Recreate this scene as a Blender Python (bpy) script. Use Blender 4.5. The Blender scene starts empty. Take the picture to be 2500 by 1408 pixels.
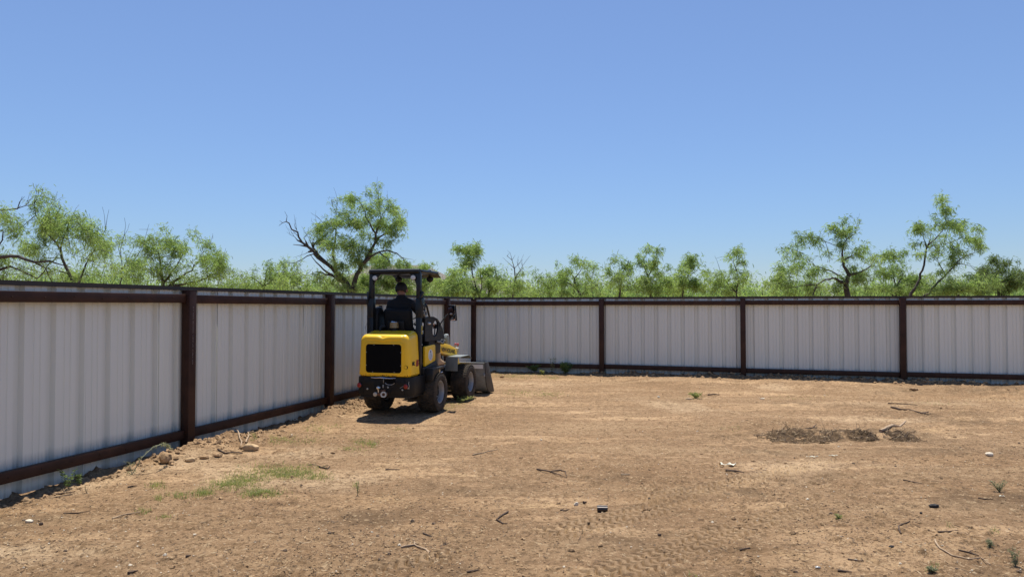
import bpy, bmesh, math, random
import numpy as np
from mathutils import Vector, Matrix

R = math.radians
sc = bpy.context.scene
col = sc.collection
rng = np.random.default_rng(7)
random.seed(7)

# ------------------------------------------------------------------ camera, sky, sun
CAM_H, F, PITCH = 1.62, 1667.0, R(1.5)
cam = bpy.data.cameras.new('camera')
cam.sensor_width = 36.0
cam.lens = F / 2500 * 36.0
cam.clip_start = 0.05
cam.clip_end = 6000
co = bpy.data.objects.new('camera', cam)
col.objects.link(co)
co.location = (0, 0, CAM_H)
co.rotation_euler = (R(90) + PITCH, 0, 0)
sc.camera = co

SUN_EL, SUN_AZ = 74.0, -3.0          # azimuth from +Y, clockwise seen from above
world = bpy.data.worlds.new('World')
sc.world = world
world.use_nodes = True
wn = world.node_tree
wn.nodes.clear()
sky = wn.nodes.new('ShaderNodeTexSky')
sky.sky_type = 'NISHITA'
sky.sun_disc = False
sky.sun_elevation = R(SUN_EL)
sky.sun_rotation = R(SUN_AZ)
sky.altitude = 13000
sky.air_density = 7.0
sky.dust_density = 0.0
sky.ozone_density = 8.0
bg = wn.nodes.new('ShaderNodeBackground')
bg.inputs['Strength'].default_value = 0.091
wo = wn.nodes.new('ShaderNodeOutputWorld')
tn = wn.nodes.new('ShaderNodeMix'); tn.data_type = 'RGBA'; tn.blend_type = 'MULTIPLY'
tn.inputs[0].default_value = 1.0; tn.inputs[7].default_value = (1.12, 0.95, 0.955, 1)     # a drier, slightly violet blue
wn.links.new(sky.outputs[0], tn.inputs[6])
wn.links.new(tn.outputs[2], bg.inputs[0])
wn.links.new(bg.outputs[0], wo.inputs[0])

sl = bpy.data.lights.new('sun', 'SUN')
sl.energy = 5.0
sl.angle = R(0.5)
sl.color = (1.0, 0.94, 0.83)
so = bpy.data.objects.new('sun', sl)
col.objects.link(so)
el, az = R(SUN_EL), R(SUN_AZ)
sd = Vector((math.sin(az) * math.cos(el), math.cos(az) * math.cos(el), math.sin(el)))
so.rotation_euler = sd.to_track_quat('Z', 'Y').to_euler()
so.location = (0, 0, 30)

sc.view_settings.view_transform = 'Standard'
sc.view_settings.look = 'None'
sc.view_settings.gamma = 1.0
sc.view_settings.exposure = 0.43
sc.view_settings.use_curve_mapping = False
sc.cycles.use_denoising = True
sc.cycles.denoising_prefilter = 'ACCURATE'
sc.render.filter_size = 1.1

# ------------------------------------------------------------------ helpers
def tag(o, label=None, cat=None, group=None, kind=None):
    if label: o['label'] = label
    if cat: o['category'] = cat
    if group: o['group'] = group
    if kind: o['kind'] = kind
    return o

def empty(name, loc=(0, 0, 0), rz=0.0, label=None, cat=None, group=None):
    o = bpy.data.objects.new(name, None)
    o.empty_display_size = 0.2
    o.location = loc
    o.rotation_euler = (0, 0, rz)
    col.objects.link(o)
    return tag(o, label, cat, group)

def link(name, me, mat=None, parent=None):
    o = bpy.data.objects.new(name, me)
    col.objects.link(o)
    if mat is not None and not me.materials:
        me.materials.append(mat)
    if parent is not None:
        o.parent = parent
    return o

def arrays_mesh(name, V, quads=None, tris=None, smooth=False):
    me = bpy.data.meshes.new(name)
    V = np.asarray(V, np.float32)
    nq = 0 if quads is None else len(quads)
    nt = 0 if tris is None else len(tris)
    me.vertices.add(len(V))
    me.vertices.foreach_set('co', V.ravel())
    loops = []
    starts = []
    tot = 0
    if nq:
        loops.append(np.asarray(quads, np.int32).ravel()); starts.append(np.arange(nq) * 4); tot = nq * 4
    if nt:
        loops.append(np.asarray(tris, np.int32).ravel()); starts.append(tot + np.arange(nt) * 3); tot += nt * 3
    me.loops.add(tot)
    me.loops.foreach_set('vertex_index', np.concatenate(loops))
    me.polygons.add(nq + nt)
    me.polygons.foreach_set('loop_start', np.concatenate(starts).astype(np.int32))
    me.polygons.foreach_set('use_smooth', np.full(nq + nt, smooth, bool))
    me.update(calc_edges=True)
    return me

class MB:
    """collects shapes into one mesh"""
    def __init__(s): s.v = []; s.f = []
    def add(s, V, Fc):
        b = len(s.v)
        s.v += [tuple(p) for p in V]
        s.f += [tuple(i + b for i in f) for f in Fc]
        return s
    def addbm(s, bm):
        bm.verts.index_update()
        s.add([v.co for v in bm.verts], [[v.index for v in f.verts] for f in bm.faces])
        bm.free()
        return s
    def box(s, c, d, bev=0.0, rot=None, seg=2, taper=None):
        bm = bmesh.new()
        bmesh.ops.create_cube(bm, size=1.0)
        for v in bm.verts:
            if taper and v.co.z > 0:
                v.co.x *= taper[0]; v.co.y *= taper[1]
            v.co = Vector((v.co.x * d[0], v.co.y * d[1], v.co.z * d[2]))
        if bev:
            bmesh.ops.bevel(bm, geom=bm.edges[:], offset=bev, segments=seg, affect='EDGES', profile=0.5)
        M = Matrix.Translation(c)
        if rot is not None:
            M = M @ (rot.to_4x4() if not isinstance(rot, tuple) else Matrix.Rotation(rot[2], 4, 'Z') @ Matrix.Rotation(rot[1], 4, 'Y') @ Matrix.Rotation(rot[0], 4, 'X'))
        bm.transform(M)
        return s.addbm(bm)
    def tube(s, pts, r, n=8, cap=True):
        pts = [Vector(p) for p in pts]
        if not isinstance(r, (list, tuple)): r = [r] * len(pts)
        rings = []
        prev = None
        for i, p in enumerate(pts):
            t = (pts[min(i + 1, len(pts) - 1)] - pts[max(i - 1, 0)]).normalized()
            if prev is None:
                a = Vector((0, 0, 1)) if abs(t.z) < 0.9 else Vector((1, 0, 0))
                u = t.cross(a).normalized()
            else:
                u = (prev - t * prev.dot(t)).normalized()
            prev = u
            w = t.cross(u)
            rings.append([p + (u * math.cos(2 * math.pi * k / n) + w * math.sin(2 * math.pi * k / n)) * r[i] for k in range(n)])
        V = [q for rg in rings for q in rg]
        Fc = []
        for i in range(len(pts) - 1):
            for k in range(n):
                k2 = (k + 1) % n
                Fc.append((i * n + k, i * n + k2, (i + 1) * n + k2, (i + 1) * n + k))
        if cap:
            Fc.append(tuple(range(n))[::-1]); Fc.append(tuple((len(pts) - 1) * n + k for k in range(n)))
        return s.add(V, Fc)
    def lathe(s, prof, c, axis, n=24, close=False, cap=True):
        """prof: list of (along, radius) about axis through c"""
        a = Vector(axis).normalized()
        u = a.orthogonal().normalized(); w = a.cross(u); c = Vector(c)
        V = []
        for (h, r) in prof:
            for k in range(n):
                t = 2 * math.pi * k / n
                V.append(c + a * h + (u * math.cos(t) + w * math.sin(t)) * r)
        Fc = []
        m = len(prof)
        for i in range(m if close else m - 1):
            j = (i + 1) % m
            for k in range(n):
                k2 = (k + 1) % n
                Fc.append((i * n + k, i * n + k2, j * n + k2, j * n + k))
        if not close and cap:
            Fc.append(tuple(range(n))[::-1]); Fc.append(tuple((m - 1) * n + k for k in range(n)))
        return s.add(V, Fc)
    def prism(s, poly, axis, a0, a1, bev=0.0):
        """poly 2D points in the plane of the other two axes (in order), extruded along axis"""
        def P(p, a):
            return {'x': (a, p[0], p[1]), 'y': (p[0], a, p[1]), 'z': (p[0], p[1], a)}[axis]
        bm = bmesh.new()
        A = [bm.verts.new(P(p, a0)) for p in poly]
        B = [bm.verts.new(P(p, a1)) for p in poly]
        n = len(poly)
        bm.faces.new(A); bm.faces.new(B[::-1])
        for i in range(n):
            j = (i + 1) % n
            bm.faces.new((A[j], A[i], B[i], B[j]))
        bmesh.ops.recalc_face_normals(bm, faces=bm.faces[:])
        if bev:
            bmesh.ops.bevel(bm, geom=bm.edges[:], offset=bev, segments=2, affect='EDGES', profile=0.5)
        return s.addbm(bm)
    def build(s, name, mat, parent=None, smooth=30, **kw):
        me = bpy.data.meshes.new(name)
        me.from_pydata(s.v, [], s.f)
        bm = bmesh.new(); bm.from_mesh(me)
        bmesh.ops.recalc_face_normals(bm, faces=bm.faces[:])
        bm.to_mesh(me); bm.free()
        if smooth:
            me.polygons.foreach_set('use_smooth', np.ones(len(me.polygons), bool))
            me.set_sharp_from_angle(angle=R(smooth))
        me.update()
        return tag(link(name, me, mat, parent), **kw)

def rrect(w, h, r, n=6, cx=0.0, cz=0.0):
    out = []
    for (sx, sy, a0) in ((1, 1, 0), (-1, 1, 90), (-1, -1, 180), (1, -1, 270)):
        for k in range(n + 1):
            a = R(a0 + 90 * k / n)
            out.append((cx + sx * (w / 2 - r) + r * math.cos(a), cz + sy * (h / 2 - r) + r * math.sin(a)))
    return out

def text_mesh(name, body, size, mat, parent, M, extrude=0.0015, shear=0.0, align='LEFT', space=1.0, bold=0.0, kind_label=None):
    cu = bpy.data.curves.new(name, 'FONT')
    cu.body = body; cu.size = size; cu.extrude = extrude; cu.shear = shear
    cu.align_x = align; cu.space_character = space; cu.offset = bold; cu.resolution_u = 3
    tmp = bpy.data.objects.new(name, cu); col.objects.link(tmp)
    dg = bpy.context.evaluated_depsgraph_get()
    me = bpy.data.meshes.new_from_object(tmp.evaluated_get(dg))
    bpy.data.objects.remove(tmp)
    me.transform(M)
    me.materials.clear()
    return link(name, me, mat, parent)

def at(px, py, d):
    u, v = (px - 1250) / F, (704 - py) / F
    Y = math.cos(PITCH) - v * math.sin(PITCH); Z = math.sin(PITCH) + v * math.cos(PITCH)
    k = d / Y
    return Vector((u * k, d, CAM_H + Z * k))

# ---- numpy noise
def _hash(ix, iy, seed):
    h = (ix.astype(np.int64) * 374761393 + iy.astype(np.int64) * 668265263 + seed * 2147483647) & 0xFFFFFFFF
    h = ((h ^ (h >> 13)) * 1274126177) & 0xFFFFFFFF
    h = (h ^ (h >> 16)) & 0xFFFFFF
    return h / float(0xFFFFFF)
def vn(x, y, seed=0):
    ix, iy = np.floor(x), np.floor(y)
    fx, fy = x - ix, y - iy
    fx = fx * fx * (3 - 2 * fx); fy = fy * fy * (3 - 2 * fy)
    a = _hash(ix, iy, seed); b = _hash(ix + 1, iy, seed); c = _hash(ix, iy + 1, seed); d = _hash(ix + 1, iy + 1, seed)
    return (a * (1 - fx) + b * fx) * (1 - fy) + (c * (1 - fx) + d * fx) * fy
def fbm(x, y, o=4, seed=0, gain=0.5):
    s = np.zeros_like(x); a = 1.0; t = 0.0
    for i in range(o):
        ca, sa = math.cos(0.6 + i), math.sin(0.6 + i)
        s += a * (vn((x * ca - y * sa), (x * sa + y * ca), seed + i * 17) - 0.5); t += a; a *= gain
        x = x * 2.03; y = y * 2.03
    return s / t * 2
def cells(x, y, seed=0):
    """distance to nearest random cell point, and that cell's random value"""
    ix, iy = np.floor(x), np.floor(y)
    best = np.full(x.shape, 9.0); val = np.zeros_like(x)
    for dx in (-1, 0, 1):
        for dy in (-1, 0, 1):
            cx, cy = ix + dx, iy + dy
            px = cx + _hash(cx, cy, seed); py = cy + _hash(cx, cy, seed + 5)
            d = np.hypot(px - x, py - y)
            m = d < best
            best = np.where(m, d, best); val = np.where(m, _hash(cx, cy, seed + 9), val)
    return best, val
def sstep(a, b, x):
    t = np.clip((x - a) / (b - a), 0, 1); return t * t * (3 - 2 * t)

# ------------------------------------------------------------------ materials
def new_mat(name):
    m = bpy.data.materials.new(name); m.use_nodes = True
    return m, m.node_tree, m.node_tree.nodes['Principled BSDF']
def N(nt, t, **kw):
    n = nt.nodes.new(t)
    for k, v in kw.items():
        if k in n.inputs: n.inputs[k].default_value = v
        else: setattr(n, k, v)
    return n
def ramp(nt, src, p0, p1, c0=(0, 0, 0, 1), c1=(1, 1, 1, 1)):
    r = nt.nodes.new('ShaderNodeValToRGB')
    r.color_ramp.elements[0].position = p0; r.color_ramp.elements[0].color = c0
    r.color_ramp.elements[1].position = p1; r.color_ramp.elements[1].color = c1
    nt.links.new(src, r.inputs[0]); return r
def mix(nt, fac, a, b, mode='MIX'):
    m = nt.nodes.new('ShaderNodeMix'); m.data_type = 'RGBA'; m.blend_type = mode
    for s, i in ((fac, 0), (a, 6), (b, 7)):
        if hasattr(s, 'is_output'): nt.links.new(s, m.inputs[i])
        else: m.inputs[i].default_value = s if i == 0 else (*s, 1)
    return m.outputs[2]

def surf(name, base, rough=0.5, metal=0.0, var=0.15, scale=8.0, dust=0.0, dustcol=(0.33, 0.25, 0.17), bump=0.0, bscale=60.0, coat=0.0, spec=0.5):
    m, nt, b = new_mat(name)
    tc = N(nt, 'ShaderNodeTexCoord')
    n1 = N(nt, 'ShaderNodeTexNoise', Scale=scale, Detail=6.0, Roughness=0.6)
    nt.links.new(tc.outputs['Object'], n1.inputs['Vector'])
    r = ramp(nt, n1.outputs[0], 0.3, 0.7)
    dark = tuple(c * (1 - var) for c in base); light = tuple(min(1, c * (1 + var)) for c in base)
    c = mix(nt, r.outputs[0], dark, light)
    if dust:
        n2 = N(nt, 'ShaderNodeTexNoise', Scale=scale * 0.6, Detail=8.0, Roughness=0.7)
        nt.links.new(tc.outputs['Object'], n2.inputs['Vector'])
        r2 = ramp(nt, n2.outputs[0], 0.62 - dust * 0.35, 0.8, (0, 0, 0, 1), (dust, dust, dust, 1))
        c = mix(nt, r2.outputs[0], c, dustcol)
        rr = nt.nodes.new('ShaderNodeMath'); rr.operation = 'MULTIPLY_ADD'
        nt.links.new(r2.outputs[0], rr.inputs[0]); rr.inputs[1].default_value = 0.5; rr.inputs[2].default_value = rough
        nt.links.new(rr.outputs[0], b.inputs['Roughness'])
    else:
        b.inputs['Roughness'].default_value = rough
    nt.links.new(c, b.inputs['Base Color'])
    b.inputs['Metallic'].default_value = metal
    b.inputs['Specular IOR Level'].default_value = spec
    b.inputs['Coat Weight'].default_value = coat
    if bump:
        n3 = N(nt, 'ShaderNodeTexNoise', Scale=bscale, Detail=4.0)
        nt.links.new(tc.outputs['Object'], n3.inputs['Vector'])
        bp = N(nt, 'ShaderNodeBump', Strength=bump, Distance=0.01)
        nt.links.new(n3.outputs[0], bp.inputs['Height']); nt.links.new(bp.outputs[0], b.inputs['Normal'])
    return m

M = {}
M['yellow'] = surf('yellow_paint', (0.92, 0.56, 0.016), 0.34, var=0.06, scale=3, dust=0.30, dustcol=(0.50, 0.33, 0.12), coat=0.15)
M['black'] = surf('black_paint', (0.007, 0.0075, 0.0085), 0.38, var=0.3, scale=6, dust=0.04, spec=0.4)
M['blackdusty'] = surf('dusty_black_steel', (0.009, 0.009, 0.009), 0.5, var=0.3, scale=5, dust=0.10, spec=0.3)
M['plastic'] = surf('black_plastic', (0.010, 0.010, 0.0105), 0.5, var=0.2, scale=20, dust=0.03, spec=0.35, bump=0.15, bscale=300)
M['grill'] = surf('grille_mesh', (0.003, 0.003, 0.0035), 0.7, var=0.3, scale=40, spec=0.15, bump=0.6, bscale=400)
M['rubber'] = surf('tyre_rubber', (0.034, 0.030, 0.026), 0.85, var=0.3, scale=10, dust=0.62, dustcol=(0.20, 0.145, 0.09), bump=0.3, bscale=120, spec=0.25)
M['rim'] = surf('grey_rim_paint', (0.34, 0.35, 0.36), 0.45, metal=0.3, var=0.12, scale=12, dust=0.25)
M['fender'] = surf('grey_fender_paint', (0.17, 0.19, 0.185), 0.55, var=0.15, scale=14, dust=0.2, bump=0.1)
M['bucket'] = surf('worn_bucket_steel', (0.23, 0.24, 0.235), 0.6, var=0.25, scale=9, dust=0.4, dustcol=(0.16, 0.09, 0.055), bump=0.2)
M['bucketside'] = surf('scuffed_bucket_side', (0.045, 0.044, 0.042), 0.6, var=0.3, scale=9, dust=0.35, dustcol=(0.14, 0.08, 0.05))
M['chrome'] = surf('bright_steel', (0.62, 0.62, 0.62), 0.22, metal=1.0, var=0.2, scale=20)
M['galv'] = surf('zinc_bolt', (0.5, 0.49, 0.46), 0.45, metal=0.8, var=0.2, scale=30)
M['rust'] = surf('rusty_steel', (0.16, 0.075, 0.04), 0.8, var=0.35, scale=25)
M['redlens'] = surf('red_lens', (0.26, 0.008, 0.008), 0.2, var=0.1, scale=40, coat=0.4)
M['whitelens'] = surf('clear_lamp_lens', (0.55, 0.55, 0.53), 0.2, var=0.3, scale=60, coat=0.5)
M['amber'] = surf('dusty_amber_lens', (0.30, 0.19, 0.075), 0.3, var=0.3, scale=50, coat=0.4)
M['sticker'] = surf('white_sticker', (0.72, 0.73, 0.75), 0.5, var=0.04, scale=20)
M['ink'] = surf('dark_ink', (0.012, 0.012, 0.014), 0.5, var=0.1, scale=20)
M['blueink'] = surf('teal_ink', (0.08, 0.16, 0.2), 0.5, var=0.1, scale=20)
M['redink'] = surf('red_ink', (0.40, 0.018, 0.015), 0.45, var=0.1, scale=20)
M['yellowsticker'] = surf('yellow_sticker', (0.62, 0.5, 0.06), 0.5, var=0.05, scale=20)
M['redcap'] = surf('red_rubber_cap', (0.4, 0.06, 0.05), 0.5, var=0.2, scale=30)
M['mirror'] = surf('mirror_glass', (0.75, 0.77, 0.8), 0.02, metal=1.0, var=0.02, scale=5)
M['vinyl'] = surf('seat_vinyl', (0.006, 0.006, 0.0065), 0.6, spec=0.25, var=0.2, scale=12, dust=0.05, bump=0.1, bscale=200)
M['skin'] = surf('skin', (0.22, 0.10, 0.065), 0.5, var=0.12, scale=25)
M['shirt'] = surf('dark_shirt_cloth', (0.008, 0.008, 0.009), 0.9, var=0.25, scale=18, bump=0.3, bscale=120)
M['jeans'] = surf('blue_jeans_cloth', (0.03, 0.04, 0.065), 0.9, var=0.3, scale=20, bump=0.3, bscale=150)
M['hair'] = surf('dark_hair', (0.01, 0.008, 0.007), 0.7, var=0.4, scale=60, bump=0.5, bscale=150)
M['boot'] = surf('tan_suede_boot', (0.42, 0.29, 0.17), 0.85, var=0.2, scale=18, bump=0.2)
M['brown'] = surf('brown_enamel', (0.044, 0.0185, 0.0115), 0.55, spec=0.25, var=0.35, scale=5, dust=0.16, dustcol=(0.10, 0.042, 0.026))
M['cap'] = surf('dark_brown_trim', (0.026, 0.016, 0.012), 0.45, var=0.2, scale=4)
M['ptext'] = surf('faint_white_print', (0.30, 0.25, 0.23), 0.6, var=0.3, scale=80)
M['bark'] = surf('mesquite_bark', (0.062, 0.050, 0.042), 0.9, var=0.45, scale=6, bump=0.6, bscale=35)
M['deadbark'] = surf('dead_grey_bark', (0.10, 0.082, 0.068), 0.9, var=0.4, scale=8, bump=0.5, bscale=40)
M['shingle'] = surf('brown_grey_shingles', (0.165, 0.148, 0.130), 0.9, var=0.25, scale=3, bump=0.3, bscale=12)
M['stucco'] = surf('tan_house_wall', (0.42, 0.35, 0.27), 0.9, var=0.12, scale=2)
M['eave'] = surf('pale_trim_board', (0.33, 0.29, 0.24), 0.6, var=0.08, scale=3)
M['winglass'] = surf('dark_window_glass', (0.03, 0.035, 0.04), 0.08, var=0.1, scale=2)
M['rock'] = surf('tan_caliche_stone', (0.46, 0.32, 0.18), 0.95, var=0.28, scale=14, bump=0.6, bscale=50)
M['clod'] = surf('dirt_clod', (0.33, 0.212, 0.112), 0.95, var=0.4, scale=5, bump=0.6, bscale=70)
M['stick'] = surf('dry_dark_twig', (0.085, 0.055, 0.038), 0.9, var=0.4, scale=30, bump=0.4)
M['palestick'] = surf('bleached_twig', (0.36, 0.26, 0.17), 0.9, var=0.3, scale=30, bump=0.4)
M['palerock'] = surf('pale_limestone', (0.62, 0.54, 0.42), 0.9, var=0.15, scale=30, bump=0.4)
M['paper'] = surf('crumpled_white_paper', (0.75, 0.72, 0.58), 0.8, var=0.06, scale=30)
M['char'] = surf('charred_wood', (0.012, 0.012, 0.014), 0.8, var=0.5, scale=40, bump=0.6)
M['pipe'] = surf('dark_pipe', (0.035, 0.028, 0.026), 0.3, metal=0.4, var=0.3, scale=20)
M['chipbark'] = surf('broken_bark', (0.12, 0.082, 0.055), 0.9, var=0.45, scale=9)
M['heap'] = surf('dark_rotted_litter', (0.075, 0.052, 0.036), 0.95, var=0.5, scale=26, bump=1.0, bscale=60)
M['straw'] = surf('dry_straw', (0.50, 0.38, 0.24), 0.9, var=0.3, scale=3)

def sheet_material():
    m, nt, b = new_mat('grey_painted_sheet')
    tc = N(nt, 'ShaderNodeTexCoord'); oi = N(nt, 'ShaderNodeObjectInfo')
    mp = N(nt, 'ShaderNodeMapping'); mp.inputs['Scale'].default_value = (9, 9, 0.7)
    nt.links.new(tc.outputs['Object'], mp.inputs['Vector'])
    ad = N(nt, 'ShaderNodeVectorMath'); ad.operation = 'ADD'
    nt.links.new(mp.outputs[0], ad.inputs[0]); nt.links.new(oi.outputs['Location'], ad.inputs[1])
    n1 = N(nt, 'ShaderNodeTexNoise', Scale=1.0, Detail=7.0, Roughness=0.65)
    nt.links.new(ad.outputs[0], n1.inputs['Vector'])
    c = mix(nt, ramp(nt, n1.outputs[0], 0.3, 0.75).outputs[0], (0.690, 0.705, 0.645), (0.720, 0.737, 0.675))
    c = mix(nt, ramp(nt, oi.outputs['Random'], 0, 1, (.93, .93, .94, 1), (1.05, 1.045, 1.03, 1)).outputs[0], c, c) if False else c
    pr = ramp(nt, oi.outputs['Random'], 0, 1, (0, 0, 0, 1), (.12, .12, .12, 1)); c = mix(nt, pr.outputs[0], c, (0.36, 0.36, 0.37))
    # dark over-spray from painting the rails, and splashed dirt at the foot
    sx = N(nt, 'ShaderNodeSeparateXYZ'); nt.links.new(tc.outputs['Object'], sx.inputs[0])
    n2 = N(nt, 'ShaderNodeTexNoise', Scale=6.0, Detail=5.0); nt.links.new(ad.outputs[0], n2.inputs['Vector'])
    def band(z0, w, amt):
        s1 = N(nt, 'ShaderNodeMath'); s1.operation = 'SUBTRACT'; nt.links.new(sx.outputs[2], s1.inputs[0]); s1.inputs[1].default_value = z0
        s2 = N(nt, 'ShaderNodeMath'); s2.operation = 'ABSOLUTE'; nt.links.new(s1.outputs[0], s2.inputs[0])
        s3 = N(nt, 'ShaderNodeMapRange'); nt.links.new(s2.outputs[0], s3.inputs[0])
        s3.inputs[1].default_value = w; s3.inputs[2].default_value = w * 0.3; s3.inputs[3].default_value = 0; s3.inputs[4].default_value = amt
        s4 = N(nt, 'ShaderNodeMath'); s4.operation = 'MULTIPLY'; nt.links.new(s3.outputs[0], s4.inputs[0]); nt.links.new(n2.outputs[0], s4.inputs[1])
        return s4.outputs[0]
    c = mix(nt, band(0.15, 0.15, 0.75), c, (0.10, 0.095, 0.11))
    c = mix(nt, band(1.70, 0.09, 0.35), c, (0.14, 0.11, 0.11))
    c = mix(nt, band(-0.05, 0.07, 0.8), c, (0.30, 0.21, 0.14))
    nt.links.new(c, b.inputs['Base Color'])
    b.inputs['Roughness'].default_value = 0.42
    n3 = N(nt, 'ShaderNodeTexNoise', Scale=0.6, Detail=2.0); nt.links.new(ad.outputs[0], n3.inputs['Vector'])
    bp = N(nt, 'ShaderNodeBump', Strength=0.09, Distance=0.03)
    nt.links.new(n3.outputs[0], bp.inputs['Height']); nt.links.new(bp.outputs[0], b.inputs['Normal'])
    return m
M['sheet'] = sheet_material()

def dirt_material():
    m, nt, b = new_mat('bare_dirt')
    geo = N(nt, 'ShaderNodeNewGeometry')
    at_ = N(nt, 'ShaderNodeAttribute', attribute_name='soil')
    sp = N(nt, 'ShaderNodeSeparateColor'); nt.links.new(at_.outputs['Color'], sp.inputs[0])
    def noise(s, d=6.0, r=0.6):
        n = N(nt, 'ShaderNodeTexNoise', Scale=s, Detail=d, Roughness=r)
        nt.links.new(geo.outputs['Position'], n.inputs['Vector']); return n.outputs[0]
    def rmp(src, p0, p1, hi): return ramp(nt, src, p0, p1, (0, 0, 0, 1), (hi, hi, hi, 1)).outputs[0]
    def damp(v, amt):      # compacted wheel tracks carry less loose speckle
        q = nt.nodes.new('ShaderNodeMath'); q.operation = 'MULTIPLY_ADD'; nt.links.new(sp.outputs[2], q.inputs[0]); q.inputs[1].default_value = -amt; q.inputs[2].default_value = 1.0
        w = nt.nodes.new('ShaderNodeMath'); w.operation = 'MULTIPLY'; nt.links.new(v, w.inputs[0]); nt.links.new(q.outputs[0], w.inputs[1]); return w.outputs[0]
    c = mix(nt, rmp(noise(0.55, 5, 0.6), 0.38, 0.62, 1), (0.325, 0.204, 0.110), (0.530, 0.356, 0.205))
    c = mix(nt, rmp(noise(2.2, 8, 0.72), 0.45, 0.66, 0.8), c, (0.225, 0.138, 0.074))
    c = mix(nt, rmp(noise(1.4, 8, 0.7), 0.56, 0.74, 0.7), c, (0.55, 0.38, 0.20))
    mp = N(nt, 'ShaderNodeMapping'); mp.inputs['Scale'].default_value = (0.28, 1.5, 1); mp.inputs['Rotation'].default_value = (0, 0, 0.29)
    nt.links.new(geo.outputs['Position'], mp.inputs['Vector'])
    n9 = N(nt, 'ShaderNodeTexNoise', Scale=1.0, Detail=6.0, Roughness=0.62); nt.links.new(mp.outputs[0], n9.inputs['Vector'])     # scraped by the bucket along the back fence
    c = mix(nt, rmp(n9.outputs[0], 0.52, 0.68, 0.8), c, (0.62, 0.44, 0.255))
    c = mix(nt, rmp(n9.outputs[0], 0.46, 0.34, 0.6), c, (0.230, 0.142, 0.078))
    c = mix(nt, sp.outputs[1], c, (0.60, 0.44, 0.275))
    c = mix(nt, damp(rmp(noise(8, 6, 0.75), 0.50, 0.60, 0.65), .7), c, (0.185, 0.112, 0.056))
    c = mix(nt, sp.outputs[0], c, (0.085, 0.056, 0.032))
    c = mix(nt, damp(rmp(noise(15, 5, 0.8), 0.53, 0.61, 0.70), .75), c, (0.130, 0.082, 0.044))
    c = mix(nt, damp(rmp(noise(24, 5, 0.8), 0.56, 0.64, 0.6), .6), c, (0.62, 0.46, 0.28))
    c = mix(nt, damp(rmp(noise(42, 4, 0.75), 0.55, 0.63, 0.75), .75), c, (0.095, 0.060, 0.034))
    nt.links.new(c, b.inputs['Base Color'])
    b.inputs['Roughness'].default_value = 0.95
    b.inputs['Specular IOR Level'].default_value = 0.15
    b1 = N(nt, 'ShaderNodeBump', Strength=0.9, Distance=0.035); nt.links.new(noise(20, 8, 0.8), b1.inputs['Height'])
    b2 = N(nt, 'ShaderNodeBump', Strength=0.5, Distance=0.006); nt.links.new(noise(120, 5, 0.7), b2.inputs['Height'])
    nt.links.new(b1.outputs[0], b2.inputs['Normal']); nt.links.new(b2.outputs[0], b.inputs['Normal'])
    return m
M['dirt'] = dirt_material()

def leaf_material(name, dark, light, trans):
    m, nt, b = new_mat(name)
    at_ = N(nt, 'ShaderNodeAttribute', attribute_name='tint')
    c = mix(nt, at_.outputs['Fac'], dark, light)
    nt.links.new(c, b.inputs['Base Color'])
    b.inputs['Roughness'].default_value = 0.6
    b.inputs['Specular IOR Level'].default_value = 0.3
    tr = N(nt, 'ShaderNodeBsdfTranslucent')
    g = nt.nodes.new('ShaderNodeMix'); g.data_type = 'RGBA'; g.blend_type = 'MULTIPLY'; g.inputs[0].default_value = 1
    nt.links.new(c, g.inputs[6]); g.inputs[7].default_value = (*trans, 1)
    nt.links.new(g.outputs[2], tr.inputs[0])
    ms = N(nt, 'ShaderNodeMixShader'); ms.inputs[0].default_value = 0.5
    out = nt.nodes['Material Output']
    nt.links.new(b.outputs[0], ms.inputs[1]); nt.links.new(tr.outputs[0], ms.inputs[2]); nt.links.new(ms.outputs[0], out.inputs[0])
    return m
M['leaf'] = leaf_material('mesquite_leaf', (0.150, 0.220, 0.070), (0.335, 0.420, 0.165), (1.35, 1.5, 0.95))
M['leafdark'] = leaf_material('olive_leaf', (0.085, 0.125, 0.042), (0.19, 0.245, 0.085), (1.3, 1.4, 0.9))
M['grass'] = leaf_material('short_grass', (0.14, 0.19, 0.055), (0.38, 0.38, 0.17), (1.2, 1.2, 0.8))
M['weed'] = leaf_material('grey_green_weed', (0.14, 0.16, 0.09), (0.33, 0.34, 0.22), (1.1, 1.1, 0.9))

# ------------------------------------------------------------------ layout of the two fences
TL = Vector((0.292, 0.9564, 0)); NL = Vector((0.9564, -0.292, 0))     # left fence: direction, towards the yard
TB = Vector((0.9575, -0.2884, 0)); NB = Vector((-0.2884, -0.9575, 0))
CORNER = Vector((-0.98, 17.30, 0))
def left_at(s): return CORNER - TL * s           # s metres back from the corner
def back_at(s): return CORNER + TB * s

# loader placement
YAW = R(-15.0)
LO = Vector((-1.65, 10.66, 0))
LR = Matrix.Rotation(YAW, 3, 'Z')
def lw(p): return LO + LR @ Vector(p)

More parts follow.
